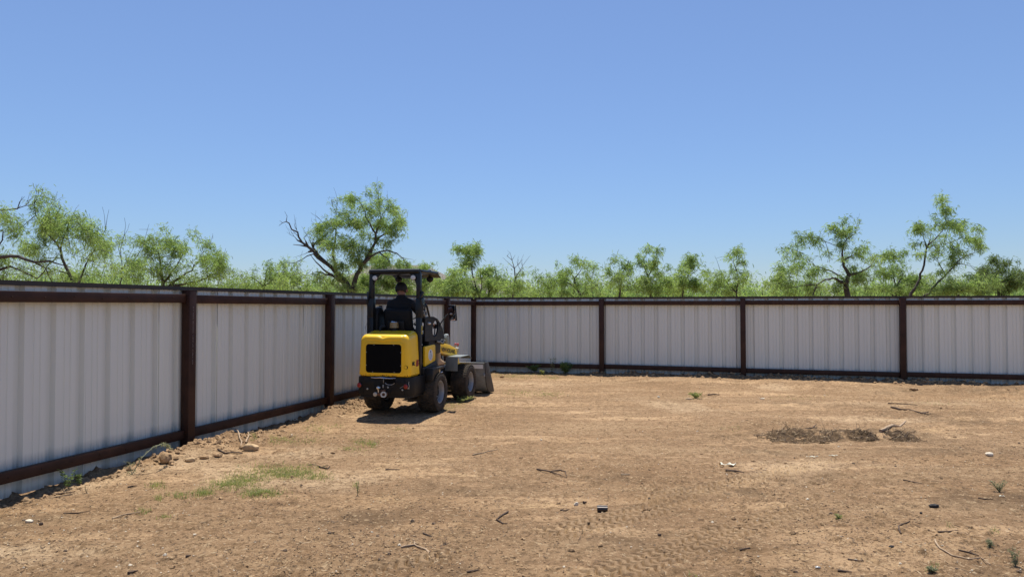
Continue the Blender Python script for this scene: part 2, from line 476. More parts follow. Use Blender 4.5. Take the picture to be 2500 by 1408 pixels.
# ------------------------------------------------------------------ terrain height
def seg_uv(x, y, a, b):
    d = np.array([b[0] - a[0], b[1] - a[1]]); L = np.hypot(*d); d /= L
    u = (x - a[0]) * d[0] + (y - a[1]) * d[1]
    v = -(x - a[0]) * d[1] + (y - a[1]) * d[0]
    return u, v, L
def g0(px, py):
    u, v = (px - 1250) / F, (704 - py) / F
    Y = math.cos(PITCH) - v * math.sin(PITCH); Z = math.sin(PITCH) + v * math.cos(PITCH)
    k = -CAM_H / Z
    return (u * k, Y * k)
TRACKS = [(g0(760, 1440), g0(1700, 1205), 0.30), (g0(1330, 1440), g0(2050, 1215), 0.30),
          (g0(1390, 948), g0(2700, 985), 0.32), (g0(1500, 930), g0(2700, 960), 0.32),
          (g0(1500, 1230), g0(2100, 1120), 0.28)]
CX, CY = CORNER.x, CORNER.y
def fence_d(x, y):
    dl = (x - CX) * NL.x + (y - CY) * NL.y
    db = (x - CX) * NB.x + (y - CY) * NB.y
    sl_ = -((x - CX) * TL.x + (y - CY) * TL.y)
    sb = (x - CX) * TB.x + (y - CY) * TB.y
    return dl, db, sl_, sb
MOUND = g0(2010, 1062)
def heights(x, y, fine=True):
    x = np.asarray(x, float); y = np.asarray(y, float)
    dl, db, sl_, sb = fence_d(x, y)
    h = 0.030 * fbm(x * 0.45, y * 0.45, 3, 1) + 0.016 * fbm(x * 1.7, y * 1.7, 3, 11)
    lx = (x - LO.x) * math.cos(YAW) + (y - LO.y) * math.sin(YAW)
    ly = -(x - LO.x) * math.sin(YAW) + (y - LO.y) * math.cos(YAW)
    flat = (1 - sstep(0.75, 1.1, np.abs(lx))) * (1 - sstep(1.3, 1.8, np.abs(ly - 0.8)))
    tr = np.zeros_like(x)
    # tyre tracks
    for i, (a, b, w) in enumerate(TRACKS):
        u, v, L = seg_uv(x, y, a, b)
        v = v + 0.10 * np.sin(u * 0.7 + i * 2.1)
        m = (1 - sstep(w * 0.42, w * 0.56, np.abs(v))) * sstep(0, 0.4, u) * (1 - sstep(L - 0.5, L, u))
        m = m * sstep(0.25, 0.5, vn(x * 1.3 + i * 9, y * 1.3, 70 + i))
        ph = u / 0.072 + np.where(v > 0, 0.5, 0) + 0.55 * np.abs(np.sin(v / w * 9.4))
        lug = sstep(0.05, 0.24, np.abs((ph % 1.0) - 0.5))
        h += m * (-0.030 + 0.052 * lug * (0.6 + 0.5 * vn(x * 14, y * 14, 33)))
        rim = np.exp(-((np.abs(v) - w * 0.58) / 0.05) ** 2) * sstep(0, 0.4, u) * (1 - sstep(L - 0.5, L, u))
        h += 0.010 * rim
        tr = np.maximum(tr, m)
    # berm of loose dirt at the left fence
    lump = fbm(x * 3.1, y * 3.1, 3, 41)
    bl = np.exp(-((dl - 0.10) / 0.34) ** 2) * (sl_ > -0.5)
    h += bl * (-0.055 + 0.03 * lump)
    for s0, w0, a0 in ((left_s1, 0.9, 0.10), (left_s2, 0.8, 0.085), (6.6, 0.8, 0.07)):
        h += a0 * np.exp(-((sl_ - s0) / w0) ** 2) * np.exp(-((dl - 0.38) / 0.24) ** 2) * (1 + 0.8 * lump)
    # rough clods along the back fence, then a smoother graded shoulder
    bb = np.exp(-((db - 0.12) / 0.40) ** 2) * (sb > -0.3)
    h += bb * (0.0 + 0.055 * sstep(2.2, 4.5, sb)) * (0.9 + 1.0 * lump)
    h += 0.085 * np.exp(-((db - 1.15) / 0.42) ** 2) * sstep(2.5, 5, sb) * (1 + 0.9 * fbm(x * 0.9, y * 0.9, 2, 77))
    # heap of dark litter with a pale hump behind it
    mx, my = x - MOUND[0], y - MOUND[1]
    h += 0.085 * np.exp(-((mx + 0.35) / 0.85) ** 2 - ((my - 0.75) / 0.45) ** 2)
    heap = np.exp(-((mx) / 0.95) ** 2 - (my / 0.28) ** 2)
    h += heap * 0.085 * (0.5 + 1.2 * fbm(x * 4.2, y * 4.2, 3, 55))
    h2 = np.exp(-((mx - 1.0) / 0.22) ** 2 - ((my + 0.02) / 0.16) ** 2)
    h += h2 * 0.09
    heap = np.maximum(heap, h2)
    h = h * (1 - flat) + flat * 0.0
    if fine:
        rough = 0.45 + 0.9 * sstep(-0.1, 0.4, fbm(x * 0.8, y * 0.8, 3, 91)) + 1.6 * np.clip(bl + bb, 0, 1) + 1.2 * heap
        rough = rough * (1 - 0.6 * tr)
        h += rough * 0.0105 * fbm(x * 9, y * 9, 3, 21, 0.6)
        d1, v1 = cells(x * 7, y * 7, 5)
        cl = np.clip(1 - d1 / (0.22 + 0.22 * v1), 0, 1) ** 0.6 * (v1 > 0.72)
        h += rough * 0.016 * cl
        d2, v2 = cells(x * 20, y * 20, 8)
        h += rough * 0.0085 * np.clip(1 - d2 / 0.42, 0, 1) ** 0.7 * (v2 > 0.45)
        d3, v3 = cells(x * 3.2, y * 3.2, 15)
        big = np.clip(1 - d3 / (0.2 + 0.2 * v3), 0, 1) ** 0.6 * (v3 > 0.4)
        h += 0.05 * big * np.clip(1.2 * bb * sstep(2, 4.5, sb) + 0.7 * bl - 0.15, 0, 1)
    return h, dict(tr=tr, heap=heap, bl=bl, bb=bb, mx=mx, my=my, dl=dl, db=db, sb=sb)

def s_from_px(px):      # where the left fence's post line meets a picture column
    u = (px - 1250) / F
    return (u * CORNER.y - CORNER.x) / (u * TL.y - TL.x)
def sb_from_px(px):
    u = (px - 1250) / F
    return (u * CORNER.y - CORNER.x) / (TB.x - u * TB.y)
left_s1, left_s2, left_s3 = s_from_px(449), s_from_px(795), s_from_px(1084)

def Hs(x, y): return float(heights(np.array([x]), np.array([y]))[0][0])
def gp(px, py):
    """ground point seen at a picture position, on the real terrain"""
    u, v = (px - 1250) / F, (704 - py) / F
    Y = math.cos(PITCH) - v * math.sin(PITCH); Z = math.sin(PITCH) + v * math.cos(PITCH)
    z = 0.0
    for _ in range(4):
        k = (z - CAM_H) / Z
        x, y = u * k, Y * k
        z = Hs(x, y)
    return Vector((x, y, z))

# ------------------------------------------------------------------ ground
def build_ground():
    rows = [1.2]
    while rows[-1] < 24:
        d = rows[-1]
        rows.append(d * (1 + (0.0021 if d < 6.6 else 0.0046)) if d > 3.6 else d + 0.05)
    rows = np.array(rows)
    ncol = 1250
    us = np.linspace(-1.3, 1.3, ncol)
    Yg = np.repeat(rows[:, None], ncol, 1)
    Xg = us[None, :] * Yg
    h, a = heights(Xg, Yg)
    edge = np.minimum(np.minimum((np.arange(ncol) / 90.0)[None, :], ((ncol - 1 - np.arange(ncol)) / 90.0)[None, :]),
                      np.minimum((np.arange(len(rows)) / 14.0)[:, None], ((len(rows) - 1 - np.arange(len(rows))) / 30.0)[:, None]))
    h = h - 0.16 * (1 - np.clip(edge, 0, 1))
    V = np.stack([Xg, Yg, h], -1).reshape(-1, 3)
    i = np.arange(len(rows) - 1)[:, None] * ncol + np.arange(ncol - 1)[None, :]
    Q = np.stack([i, i + 1, i + 1 + ncol, i + ncol], -1).reshape(-1, 4)
    me = arrays_mesh('dirt_yard', V, quads=Q, smooth=True)
    # soil tone: R = dark organic litter, G = pale caliche dust
    org = sstep(0.15, 0.6, fbm(Xg * 0.75, Yg * 0.75, 4, 201)) * 0.45 * sstep(-0.2, 0.3, fbm(Xg * 5, Yg * 5, 3, 207))
    org = np.maximum(org, np.maximum(a['heap'], np.exp(-((a['mx'] - .1) / 1.5) ** 2 - ((a['my'] + .15) / .42) ** 2) * .7) * 0.95 * sstep(-0.6, 0.3, fbm(Xg * 6, Yg * 6, 3, 209)))
    def blob(px, py, rx, ry, amt):
        c = g0(px, py)
        return amt * np.exp(-((Xg - c[0]) / rx) ** 2 - ((Yg - c[1]) / ry) ** 2)
    n6 = sstep(-0.35, 0.35, fbm(Xg * 4, Yg * 4, 4, 231))
    for px, py, rx, ry, amt in ((1150, 1185, 0.5, 0.25, .5), (880, 1262, 0.5, 0.25, .55), (1650, 1320, 0.55, 0.2, .6),
                                (1760, 1195, 0.5, 0.3, .6), (2440, 1215, 0.7, 0.4, .6), (1480, 1165, 0.6, 0.25, .45),
                                (2350, 1100, 1.0, 0.35, .45), (1950, 1170, .7, .2, .35), (60, 1262, .4, .15, .5), (1110, 1290, .5, .2, .3),
                                (1130, 1400, .4, .12, .4), (2300, 1010, .8, .4, .35), (1640, 985, .9, .4, .3), (2130, 980, 1.0, .4, .25)):
        org = np.maximum(org, blob(px, py, rx, ry, amt) * n6)
    org = np.maximum(org, 0.35 * a['bb'])
    org = org * (1 - 0.7 * a['tr'])
    pale = 0.16 * a['tr'] + sstep(0.25, 0.6, fbm(Xg * 0.6 + 40, Yg * 0.6, 4, 301)) * 0.45
    for px, py, rx, ry, amt in ((40, 1350, .45, .18, .9), (150, 1295, .5, .06, .55), (700, 1110, .8, .35, .5), (2150, 1028, .8, .35, .7),
                                (1250, 935, 1.5, .5, .5), (2350, 985, 2.5, .25, .5), (950, 1015, .6, .3, .5)):
        pale = np.maximum(pale, blob(px, py, rx, ry, amt) * sstep(-0.6, 0.3, fbm(Xg * 3, Yg * 6, 4, 333)))
    c = np.stack([np.clip(org, 0, 1), np.clip(pale, 0, 1), np.clip(a['tr'], 0, 1), np.ones_like(org)], -1).reshape(-1, 4)
    ca = me.color_attributes.new('soil', 'FLOAT_COLOR', 'POINT')
    ca.data.foreach_set('color', c.astype(np.float32).ravel())
    tag(link('dirt_yard', me, M['dirt']), 'bare tan dirt yard with tyre tracks and scattered litter', kind='structure')
    # the land all round, out to the horizon
    r_ = np.array([0, 4, 8, 14, 22, 30, 45, 70, 120, 250, 600, 1500, 4000.0]); n = 64
    th = np.linspace(0, 2 * np.pi, n, endpoint=False)
    X = np.outer(r_, np.cos(th)); Y = np.outer(r_, np.sin(th)) + 6
    Z = np.full_like(X, -0.09)
    V = np.stack([X, Y, Z], -1).reshape(-1, 3)
    i = np.arange(len(r_) - 1)[:, None] * n + np.arange(n)[None, :]
    j = np.arange(len(r_) - 1)[:, None] * n + (np.arange(n)[None, :] + 1) % n
    Q = np.stack([i, j, j + n, i + n], -1).reshape(-1, 4)
    me = arrays_mesh('ground', V, quads=Q)
    tag(link('ground', me, M['dirt']), 'flat dry ground beyond the fence', kind='structure')
build_ground()

# ------------------------------------------------------------------ fences
def sheet_mesh():
    """one ribbed 0.914 m sheet seen from its back: three recessed ribs, fine stiffening grooves, a lap edge; x along, y towards the yard"""
    P = [(-0.045, -0.010), (-0.002, -0.010), (0.0, 0.0)]
    for k in range(3):
        b = k * 0.3047
        P += [(b + 0.016, 0.0), (b + 0.036, -0.044), (b + 0.092, -0.044), (b + 0.112, 0.0)]
        for g in (0.175, 0.238):
            P += [(b + g - 0.012, 0.0), (b + g - 0.006, -0.0065), (b + g + 0.006, -0.0065), (b + g + 0.012, 0.0)]
    P += [(0.9085, 0.0), (0.9085, -0.004)]
    zs = (-0.05, 0.6, 1.2, 1.84)
    V = []
    for off in (0.0, -0.0015):
        for z in zs:
            V += [(x, y + off, z) for x, y in P]
    n = len(P); Fq = []
    for sd_ in (0, 1):
        o = sd_ * n * len(zs)
        for r in range(len(zs) - 1):
            for k in range(n - 1):
                q = (o + r * n + k, o + r * n + k + 1, o + (r + 1) * n + k + 1, o + (r + 1) * n + k)
                Fq.append(q if sd_ == 0 else q[::-1])
    return arrays_mesh('sheet_panel', np.array(V), quads=np.array(Fq))
SHEET = sheet_mesh()
SHEET.materials.append(M['sheet'])

def boxmesh(name, dx, dy, dz, bev, mat):
    mb = MB().box((0, 0, 0), (dx, dy, dz), bev, seg=2)
    me = bpy.data.meshes.new(name); me.from_pydata(mb.v, [], mb.f); me.update()
    me.polygons.foreach_set('use_smooth', np.ones(len(me.polygons), bool)); me.set_sharp_from_angle(angle=R(30))
    me.materials.append(mat); return me

PW = 0.112
def fence(label, origin, tdir, posts, s0, s1, seed, flip, zoff, ztop):
    """tdir: direction of growing s; flip: -1 when the yard lies to the right-hand side of the mesh x axis"""
    rnd = random.Random(seed)
    rz = math.atan2(tdir.y, tdir.x)
    root = empty('metal_fence', origin, rz, label, 'fence')
    ysg = flip          # local +y*ysg is towards the yard
    n = int((s1 - s0) / 0.914) + 1
    for i in range(n):
        o = bpy.data.objects.new('sheet_panel', SHEET); col.objects.link(o); o.parent = root
        x = s0 + i * 0.914
        if ysg > 0: o.location = (x, rnd.uniform(-.002, .002), zoff + rnd.uniform(-.006, .006)); o.rotation_euler = (rnd.uniform(-.007, .007), rnd.uniform(-.002, .002), rnd.uniform(-.004, .004))
        else: o.location = (x + 0.914, rnd.uniform(-.002, .002), zoff + rnd.uniform(-.006, .006)); o.rotation_euler = (rnd.uniform(-.007, .007), rnd.uniform(-.002, .002), math.pi + rnd.uniform(-.004, .004))
    pm = boxmesh('post', PW, PW, 2.10, 0.006, M['brown'])
    ps = []
    for s in posts:
        o = bpy.data.objects.new('post', pm); col.objects.link(o); o.parent = root
        o.location = (s, ysg * (0.022 + PW / 2), ztop - 1.05 + rnd.uniform(-.006, .006)); o.rotation_euler = (rnd.uniform(-.004, .004), rnd.uniform(-.004, .004), 0)
        cp = MB().box((0, 0, 0), (PW + 0.004, PW + 0.004, 0.006), 0.001).build('post_cap', M['brown'], o)
        cp.location = (0, 0, 1.053)
        ps.append(o)
    ends = [s0 - 0.05] + list(posts) + [s1 + 0.05]
    for a, b in zip(ends[:-1], ends[1:]):
        x0 = a + (PW / 2 + 0.002 if a in posts else 0); x1 = b - (PW / 2 + 0.002 if b in posts else 0)
        for z, nm in ((1.705 + zoff, 'top_rail'), ((0.145 if flip > 0 else 0.19) + zoff, 'bottom_rail')):
            L = x1 - x0
            mb = MB()
            mb.box((0, 0, 0), (L, 0.062, 0.100), 0.005)
            rl = mb.build(nm, M['brown'], root)
            rl.location = ((x0 + x1) / 2, ysg * 0.056, z + rnd.uniform(-.006, .006))
            rl.rotation_euler = (0, rnd.uniform(-.0025, .0025), 0)
            sm = MB()
            for q in np.arange(-L / 2 + 0.2, L / 2 - 0.1, 0.305):
                sm.lathe([(0, 0.007), (0.005, 0.007), (0.007, 0.004)], (q, ysg * 0.031, rnd.uniform(-.01, .01)), (0, ysg, 0), 6)
            if sm.v: sm.build('screw', M['brown'], rl, kind='stuff')
    for k, a in enumerate(np.arange(s0, s1, 3.05)):
        b = min(a + 3.05, s1)
        c = MB()
        zc = 1.84 + zoff
        c.box(((a + b) / 2, ysg * -0.012, zc + 0.004), (b - a - 0.003, 0.062, 0.008), 0.0)
        c.box(((a + b) / 2, ysg * 0.0165, zc - 0.0185), (b - a - 0.003, 0.004, 0.036), 0.0)
        c.box(((a + b) / 2, ysg * -0.0415, zc - 0.0185), (b - a - 0.003, 0.004, 0.036), 0.0)
        o = c.build('cap_trim', M['cap'], root, smooth=0)
        o.location.z = rnd.uniform(-.003, .003)
    return root, ps

lp = [left_s3, left_s2, left_s1, left_s1 + 3.05, left_s1 + 6.1, left_s1 + 9.15]
# s grows away from the corner towards the camera: local x axis = -TL ; the yard is on local +y*flip
rootL, postsL = fence('grey ribbed sheet metal fence with brown posts running along the left beside the loader',
                      CORNER, -TL, lp, 0.06, 20.2, 3, 1 if (Vector((0, 0, 1)).cross(-TL)).dot(NL) > 0 else -1, 0.0, 1.80)
bp_ = [0.035, sb_from_px(1470), sb_from_px(1813), sb_from_px(2200)]
bp_ += [bp_[-1] + 3.15, bp_[-1] + 6.3, bp_[-1] + 9.4]
rootB, postsB = fence('grey ribbed sheet metal fence with brown posts crossing behind the yard to the right',
                      CORNER, TB, bp_, 0.03, 20.2, 5, 1 if (Vector((0, 0, 1)).cross(TB)).dot(NB) > 0 else -1, -0.005, 1.79)
# mill print running up the yard face of the nearest left post
pz = postsL[2]
ysg = 1 if (Vector((0, 0, 1)).cross(-TL)).dot(NL) > 0 else -1
MT = Matrix(((0, 1, 0, -0.008), (0, 0, 1, PW / 2 + 0.0006), (1, 0, 0, 0.20), (0, 0, 0, 1)))
text_mesh('printed_text', 'MADE IN MEXICO  A500 GRADE B  CARBON STEEL TUBING  14 GA', 0.017, M['ptext'], pz, MT, extrude=0.0003, space=1.35)['kind'] = 'stuff'

# ------------------------------------------------------------------ house beyond the fence
def house():
    root = empty('house', at(985, 748, 46), R(8), 'tan house with a brown grey hipped roof half hidden by the mesquites', 'house')
    root.location.z = 0
    MB().box((-0.3, 0, 1.25), (9.4, 8.0, 2.6)).build('wall', M['stucco'], root, smooth=0)
    def hip(cx, cy, wx, wy, ridge, z0, z1, name):
        V = [(cx - wx / 2, cy - wy / 2, z0), (cx + wx / 2, cy - wy / 2, z0), (cx + wx / 2, cy + wy / 2, z0), (cx - wx / 2, cy + wy / 2, z0),
             (cx - ridge / 2, cy, z1), (cx + ridge / 2, cy, z1)]
        V2 = [(x, y, z - 0.18) for x, y, z in V[:4]]
        mb = MB()
        mb.add(V + V2, [(0, 1, 5, 4), (1, 2, 5), (2, 3, 4, 5), (3, 0, 4), (0, 6, 7, 1), (1, 7, 8, 2), (2, 8, 9, 3), (3, 9, 6, 0), (6, 9, 8, 7)])
        rf = mb.build(name, M['shingle'], root, smooth=0)
        f = MB()
        f.box((cx, cy - wy / 2 - 0.015, z0 - 0.1), (wx + 0.06, 0.03, 0.2)); f.box((cx + wx / 2 + 0.015, cy, z0 - 0.1), (0.03, wy, 0.2)); f.box((cx - wx / 2 - 0.015, cy, z0 - 0.1), (0.03, wy, 0.2))
        f.build('fascia', M['eave'], rf, smooth=0)
        return rf
    rf = hip(-0.3, 0, 10.4, 9.0, 3.6, 2.40, 4.40, 'roof')
    MB().box((-1.2, 1.0, 4.5), (0.5, 0.5, 0.5)).build('vent_stack', M['eave'], rf)
    MB().box((5.9, -2.0, 1.2), (3.0, 5.0, 2.3)).build('wing_wall', M['stucco'], root, smooth=0)
    hip(5.4, -2.0, 4.6, 6.0, 1.6, 2.25, 3.55, 'wing_roof')
    for x in (-3.4, -0.6, 2.6):
        w = MB(); 
        w.box((x, -4.03, 2.02), (1.36, 0.06, 0.06)); w.box((x, -4.03, 0.78), (1.36, 0.06, 0.06)); w.box((x - .65, -4.03, 1.4), (0.06, 0.06, 1.18)); w.box((x + .65, -4.03, 1.4), (0.06, 0.06, 1.18))
        fr = w.build('window', M['eave'], root, smooth=0)
        MB().box((x, -4.015, 1.4), (1.24, 0.02, 1.18)).build('pane', M['winglass'], fr, smooth=0)
house()

# ------------------------------------------------------------------ compact wheel loader
RX = lambda sx: Matrix(((0, 0, sx, 0), (sx, 0, 0, 0), (0, 1, 0, 0), (0, 0, 0, 1)))   # text on a side face
RB = Matrix(((1, 0, 0, 0), (0, 0, -1, 0), (0, 1, 0, 0), (0, 0, 0, 1)))               # text on a rear face

def disc(c, axis, r, h, n=20, edge=0.25):
    return [(0, r), (h * (1 - edge), r), (h, r * 0.86)]

def build_loader():
    L = empty('wheel_loader', LO, YAW, 'small yellow and black wheel loader with open canopy parked along the left fence', 'loader')
    yel, blk = M['yellow'], M['black']
    # ---- rear frame and counterweight
    fr = MB()
    fr.box((0, 0.0, 0.46), (0.52, 1.25, 0.30), 0.02)
    fr.box((0, 0.0, 0.31), (0.60, 0.16, 0.16), 0.04)                       # rear axle
    fr.box((0.0, -0.02, 0.66), (0.74, 0.72, 0.10), 0.015)
    fr.box((0.0, 0.35, 0.60), (0.66, 0.50, 0.10), 0.012)                  # floor of the cab
    fr.box((0, 0.72, 0.42), (0.20, 0.30, 0.24), 0.03)                     # articulation joint
    fr.build('rear_frame', M['blackdusty'], L)
    cw = MB()
    sect = [(-.43, -.30), (-.43, -.72), (-.40, -.785), (-.33, -.80), (.33, -.80), (.385, -.792), (.425, -.755), (.445, -.70), (.445, -.30)]
    cw.prism(sect, 'z', 0.345, 0.600, 0.008)
    cw.prism([(p[0] * 0.93, p[1] * 0.985) for p in sect], 'z', 0.305, 0.345)
    c = cw.build('counterweight', M['blackdusty'], L)
    # slot, loop and latch on the counterweight
    def ringx(cx, cz, rx, rz, y, t, mat, name, par, a0=0, a1=360, n=24):
        pts = [(cx + rx * math.cos(R(a0 + (a1 - a0) * k / n)), y, cz + rz * math.sin(R(a0 + (a1 - a0) * k / n))) for k in range(n + 1)]
        return MB().tube(pts, t, 6).build(name, mat, par)
    MB().prism([(0.105 + x, z) for x, z in rrect(0.17, 0.085, 0.035, 5, 0, 0.535)], 'y', -0.803, -0.800).build('pull_slot', M['grill'], c)
    ringx(0.105, 0.535, 0.078, 0.042, -0.806, 0.004, M['galv'], 'slot_lip', c, 200, 340)
    MB().tube([(-.19, -.81, .592), (-.12, -.815, .588), (-.05, -.82, .594), (.03, -.82, .590), (.12, -.815, .586), (.2, -.81, .592)], [.004, .006, .007, .010, .007, .004], 6).build('latch_bar', M['chrome'], c)
    MB().box((0.0, -.805, .545), (0.014, .012, .06), .003).box((0.0, -.805, .47), (.016, .014, .05), .003).build('latch_pin', M['galv'], c)
    for x, z in ((-.06, .455), (.075, .455), (-.25, .425), (.30, .425), (.385, .455)):
        MB().lathe([(0, .014), (.008, .014), (.011, .009)], (x, -.800, z), (0, -1, 0), 6).build('bolt', M['galv'], c)
    MB().tube([(.40, -.80, .545), (.395, -.806, .52), (.405, -.806, .49), (.40, -.80, .44)], .0035, 5).tube([(.26, -.80, .45), (.33, -.806, .49), (.36, -.803, .52)], .003, 5).build('lamp_wire', M['galv'], c)
    for x in (-.375, .355):
        t = MB().lathe([(0, .040), (.010, .040), (.016, .036)], (x, -.797, .475), (0, -1, 0), 24).build('tail_light', M['plastic'], L)
        MB().lathe([(0, .033), (.006, .033), (.010, .026), (.012, .012)], (x, -.811, .475), (0, -1, 0), 24).build('lens', M['redlens'], t)
    MB().box((-.02, -.803, .43), (.26, .008, .15), .003).box((-.02, -.806, .53), (.05, .012, .10), .003).build('hitch_plate', M['blackdusty'], c)
    MB().box((-.235, -.8015, .515), (.20, .004, .085), .002).build('cover_plate', M['blackdusty'], c)
    MB().box((.265, -.8015, .515), (.13, .004, .085), .002).build('cover_plate', M['blackdusty'], c)
    MB().box((.335, -.7985, .475), (.004, .004, .25)).build('panel_seam', M['grill'], c)
    MB().box((-.315, -.8005, .475), (.004, .003, .25)).build('panel_seam', M['grill'], c)
    rnd = random.Random(12); sp_ = MB()
    for _ in range(26):
        a_ = rnd.uniform(-.38, .38); z_ = .61 + abs(rnd.gauss(0, .018)); w_ = rnd.uniform(.004, .012)
        sp_.prism([(a_ + w_ * math.cos(k) * rnd.uniform(.7, 1.2), z_ + .6 * w_ * math.sin(k)) for k in (0, 1, 2, 3, 4, 5)], 'y', -.7915, -.7885)
    sp_.build('mud_spots', M['rust'], c, kind='stuff')
    st = MB().box((.4265, -.735, .43), (.004, .020, .055), 0, rot=(0, 0, R(-35))).build('small_sticker', M['sticker'], c)
    # tow hitch
    h = MB().box((0, -.845, .365), (.15, .10, .045), .008).box((0, -.80, .37), (.08, .06, .11), .006).build('tow_hitch', M['rust'], L)
    MB().lathe([(0, .014), (.035, .014), (.045, .018), (.052, .028), (.066, .034), (.082, .031), (.094, .018), (.098, .004)], (-.045, -.865, .385), (0, 0, 1), 20).build('hitch_ball', M['chrome'], h)
    MB().lathe([(0, .03), (.02, .03), (.024, .024)], (-.075, -.895, .365), (0, -1, 0), 12).build('hitch_bolt', M['galv'], h)
    MB().lathe([(-.018, .024), (.018, .024), (.018, .043), (-.018, .043)], (.055, -.90, .365), (.2, -1, 0.1), 20, close=True).build('hitch_ring', M['galv'], h)
    # ---- engine hood: lofted, bull-nosed
    mb = MB()
    def section(y, ins, zt, wt, wb, zb=0.603, r=0.09, n=7):
        pts = []
        hw_t, hw_b = wt - ins, wb - ins
        zt = zt - ins; zb = zb + ins * 0.35
        for k in range(n + 1):
            a = R(90 * k / n)
            pts.append((hw_t - r + r * math.sin(R(90) - a) if False else hw_t - r + r * math.cos(a), zt - r + r * math.sin(a)))
        top = pts[::1]
        left = [(-x, z) for x, z in top[::-1]]
        rb = 0.03
        bot = [(-hw_b, zb + rb), (-hw_b + rb, zb), (hw_b - rb, zb), (hw_b, zb + rb)]
        mids_l = [(-hw_b + (hw_b - hw_t) * t, zb + rb + (zt - r - zb - rb) * t) for t in (0.66, 0.33)]
        mids_r = [(hw_b - (hw_b - hw_t) * t, zb + rb + (zt - r - zb - rb) * t) for t in (0.33, 0.66)]
        return [(x, y, z) for x, z in top + left + mids_l + bot + mids_r]
    st_ = [section(-.790, .075, 1.205, .385, .410), section(-.788, .045, 1.205, .385, .410), section(-.778, .022, 1.205, .385, .410),
           section(-.760, .007, 1.207, .385, .410), section(-.730, 0, 1.212, .385, .412), section(-.66, 0, 1.224, .385, .414),
           section(-.55, 0, 1.245, .385, .416), section(-.50, 0, 1.252, .385, .416), section(-.458, 0, 1.258, .385, .416), section(-.45, .01, 1.258, .385, .416)]
    m = len(st_[0])
    V = [p for s_ in st_ for p in s_]
    Fc = []
    for i in range(len(st_) - 1):
        for k in range(m):
            k2 = (k + 1) % m
            Fc.append((i * m + k, i * m + k2, (i + 1) * m + k2, (i + 1) * m + k))
    Fc.append(tuple(range(m))); Fc.append(tuple((len(st_) - 1) * m + k for k in range(m))[::-1])
    mb.add(V, Fc)
    hood = mb.build('engine_hood', yel, L, smooth=40)
    # rolled lip across the top of the rear face, with a dip in the middle
    lip = MB()
    pts = []; rs = []
    for k in range(25):
        t = -1 + 2 * k / 24
        x = t * .335
        pts.append((x, -.752 + .018 * t * t, 1.150 - .022 * math.exp(-((t + .05) / .16) ** 2)))
        rs.append(.052 * (1 - 0.75 * max(0, abs(t) - .86) / .14))
    lip.tube(pts, rs, 14)
    lip.build('hood_lip', yel, hood, smooth=60)
    # grille: raised frame, dark mesh with ribs, bolts
    gz, gw, gh = .868, .560, .415
    o_, i_ = rrect(gw + .055, gh + .05, .065, 6, 0, gz), rrect(gw, gh, .045, 6, 0, gz)
    n = len(o_)
    V = [(x, -.789, z) for x, z in o_] + [(x, -.800, z) for x, z in [(a[0] * .985, gz + (a[1] - gz) * .985) for a in o_]] + [(x, -.800, z) for x, z in i_] + [(x, -.786, z) for x, z in i_]
    Fc = [(r * n + k, r * n + (k + 1) % n, (r + 1) * n + (k + 1) % n, (r + 1) * n + k) for r in range(3) for k in range(n)]
    MB().add(V, Fc).build('grille_frame', yel, hood, smooth=40)
    g = MB().prism(i_, 'y', -.797, -.787)
    for k in range(26):
        x = -gw / 2 + .02 + k * (gw - .04) / 25
        g.box((x, -.798, gz), (.006, .005, gh - .03))
    for k in range(11):
        g.box((0, -.7985, gz - gh / 2 + .03 + k * (gh - .06) / 10), (gw - .03, .004, .005))
    gr = g.build('grille', M['grill'], hood, smooth=0)
    for x, z in ((-.15, gh / 2 - .012), (.16, gh / 2 - .012), (-.27, .09), (-.27, -.10), (.27, .09), (.27, -.10), (-.17, -gh / 2 + .012), (.17, -gh / 2 + .012)):
        MB().lathe([(0, .006), (.004, .006), (.006, .003)], (x, -.800, gz + z), (0, -1, 0), 8).build('grille_bolt', M['galv'], hood)
    MB().lathe([(0, .030), (.004, .030), (.006, .026), (.002, .024)], (.345, -.785, .745), (0, -1, 0), 20).build('exhaust_outlet', M['grill'], hood)
    # model lettering on the right flank
    e = math.atan2(.03, .55)
    tilt = Matrix.Rotation(R(-3.2), 4, 'Y')
    def flank(y, z): return Matrix.Translation((.4145 - (z - .63) * .048 + .004, y, z)) @ tilt @ RX(1)
    text_mesh('letters', 'ML', .082, M['ink'], hood, flank(-.715, .765), shear=.25, bold=.0012, space=.95)
    text_mesh('number_outline', '15', .112, M['ink'], hood, flank(-.585, .752), shear=.25, bold=.0085, space=.85, extrude=.0006)
    text_mesh('number', '15', .112, M['redink'], hood, flank(-.588, .755), shear=.25, bold=.005, space=.85, extrude=.0016)
    # bent pipe and beacon on the hood
    MB().tube([(-.20, -.50, 1.24), (-.20, -.50, 1.295), (-.19, -.485, 1.315), (-.16, -.47, 1.32), (-.13, -.465, 1.312)], .020, 10).build('bent_hose', M['plastic'], L)
    be = MB().lathe([(0, .055), (.02, .055), (.03, .045), (.045, .045)], (.0, -.44, 1.255), (0, 0, 1), 20).build('beacon', M['plastic'], L)
    MB().lathe([(0, .068), (.075, .064), (.082, .058)], (.0, -.44, 1.300), (0, 0, 1), 24).build('lamp_shade', M['amber'], be)
    MB().lathe([(0, .060), (.012, .052), (.022, .034), (.026, .015)], (.0, -.44, 1.382), (0, 0, 1), 24).build('lamp_cap', M['chrome'], be)
    # ---- roll-over frame and roof
    rp = MB()
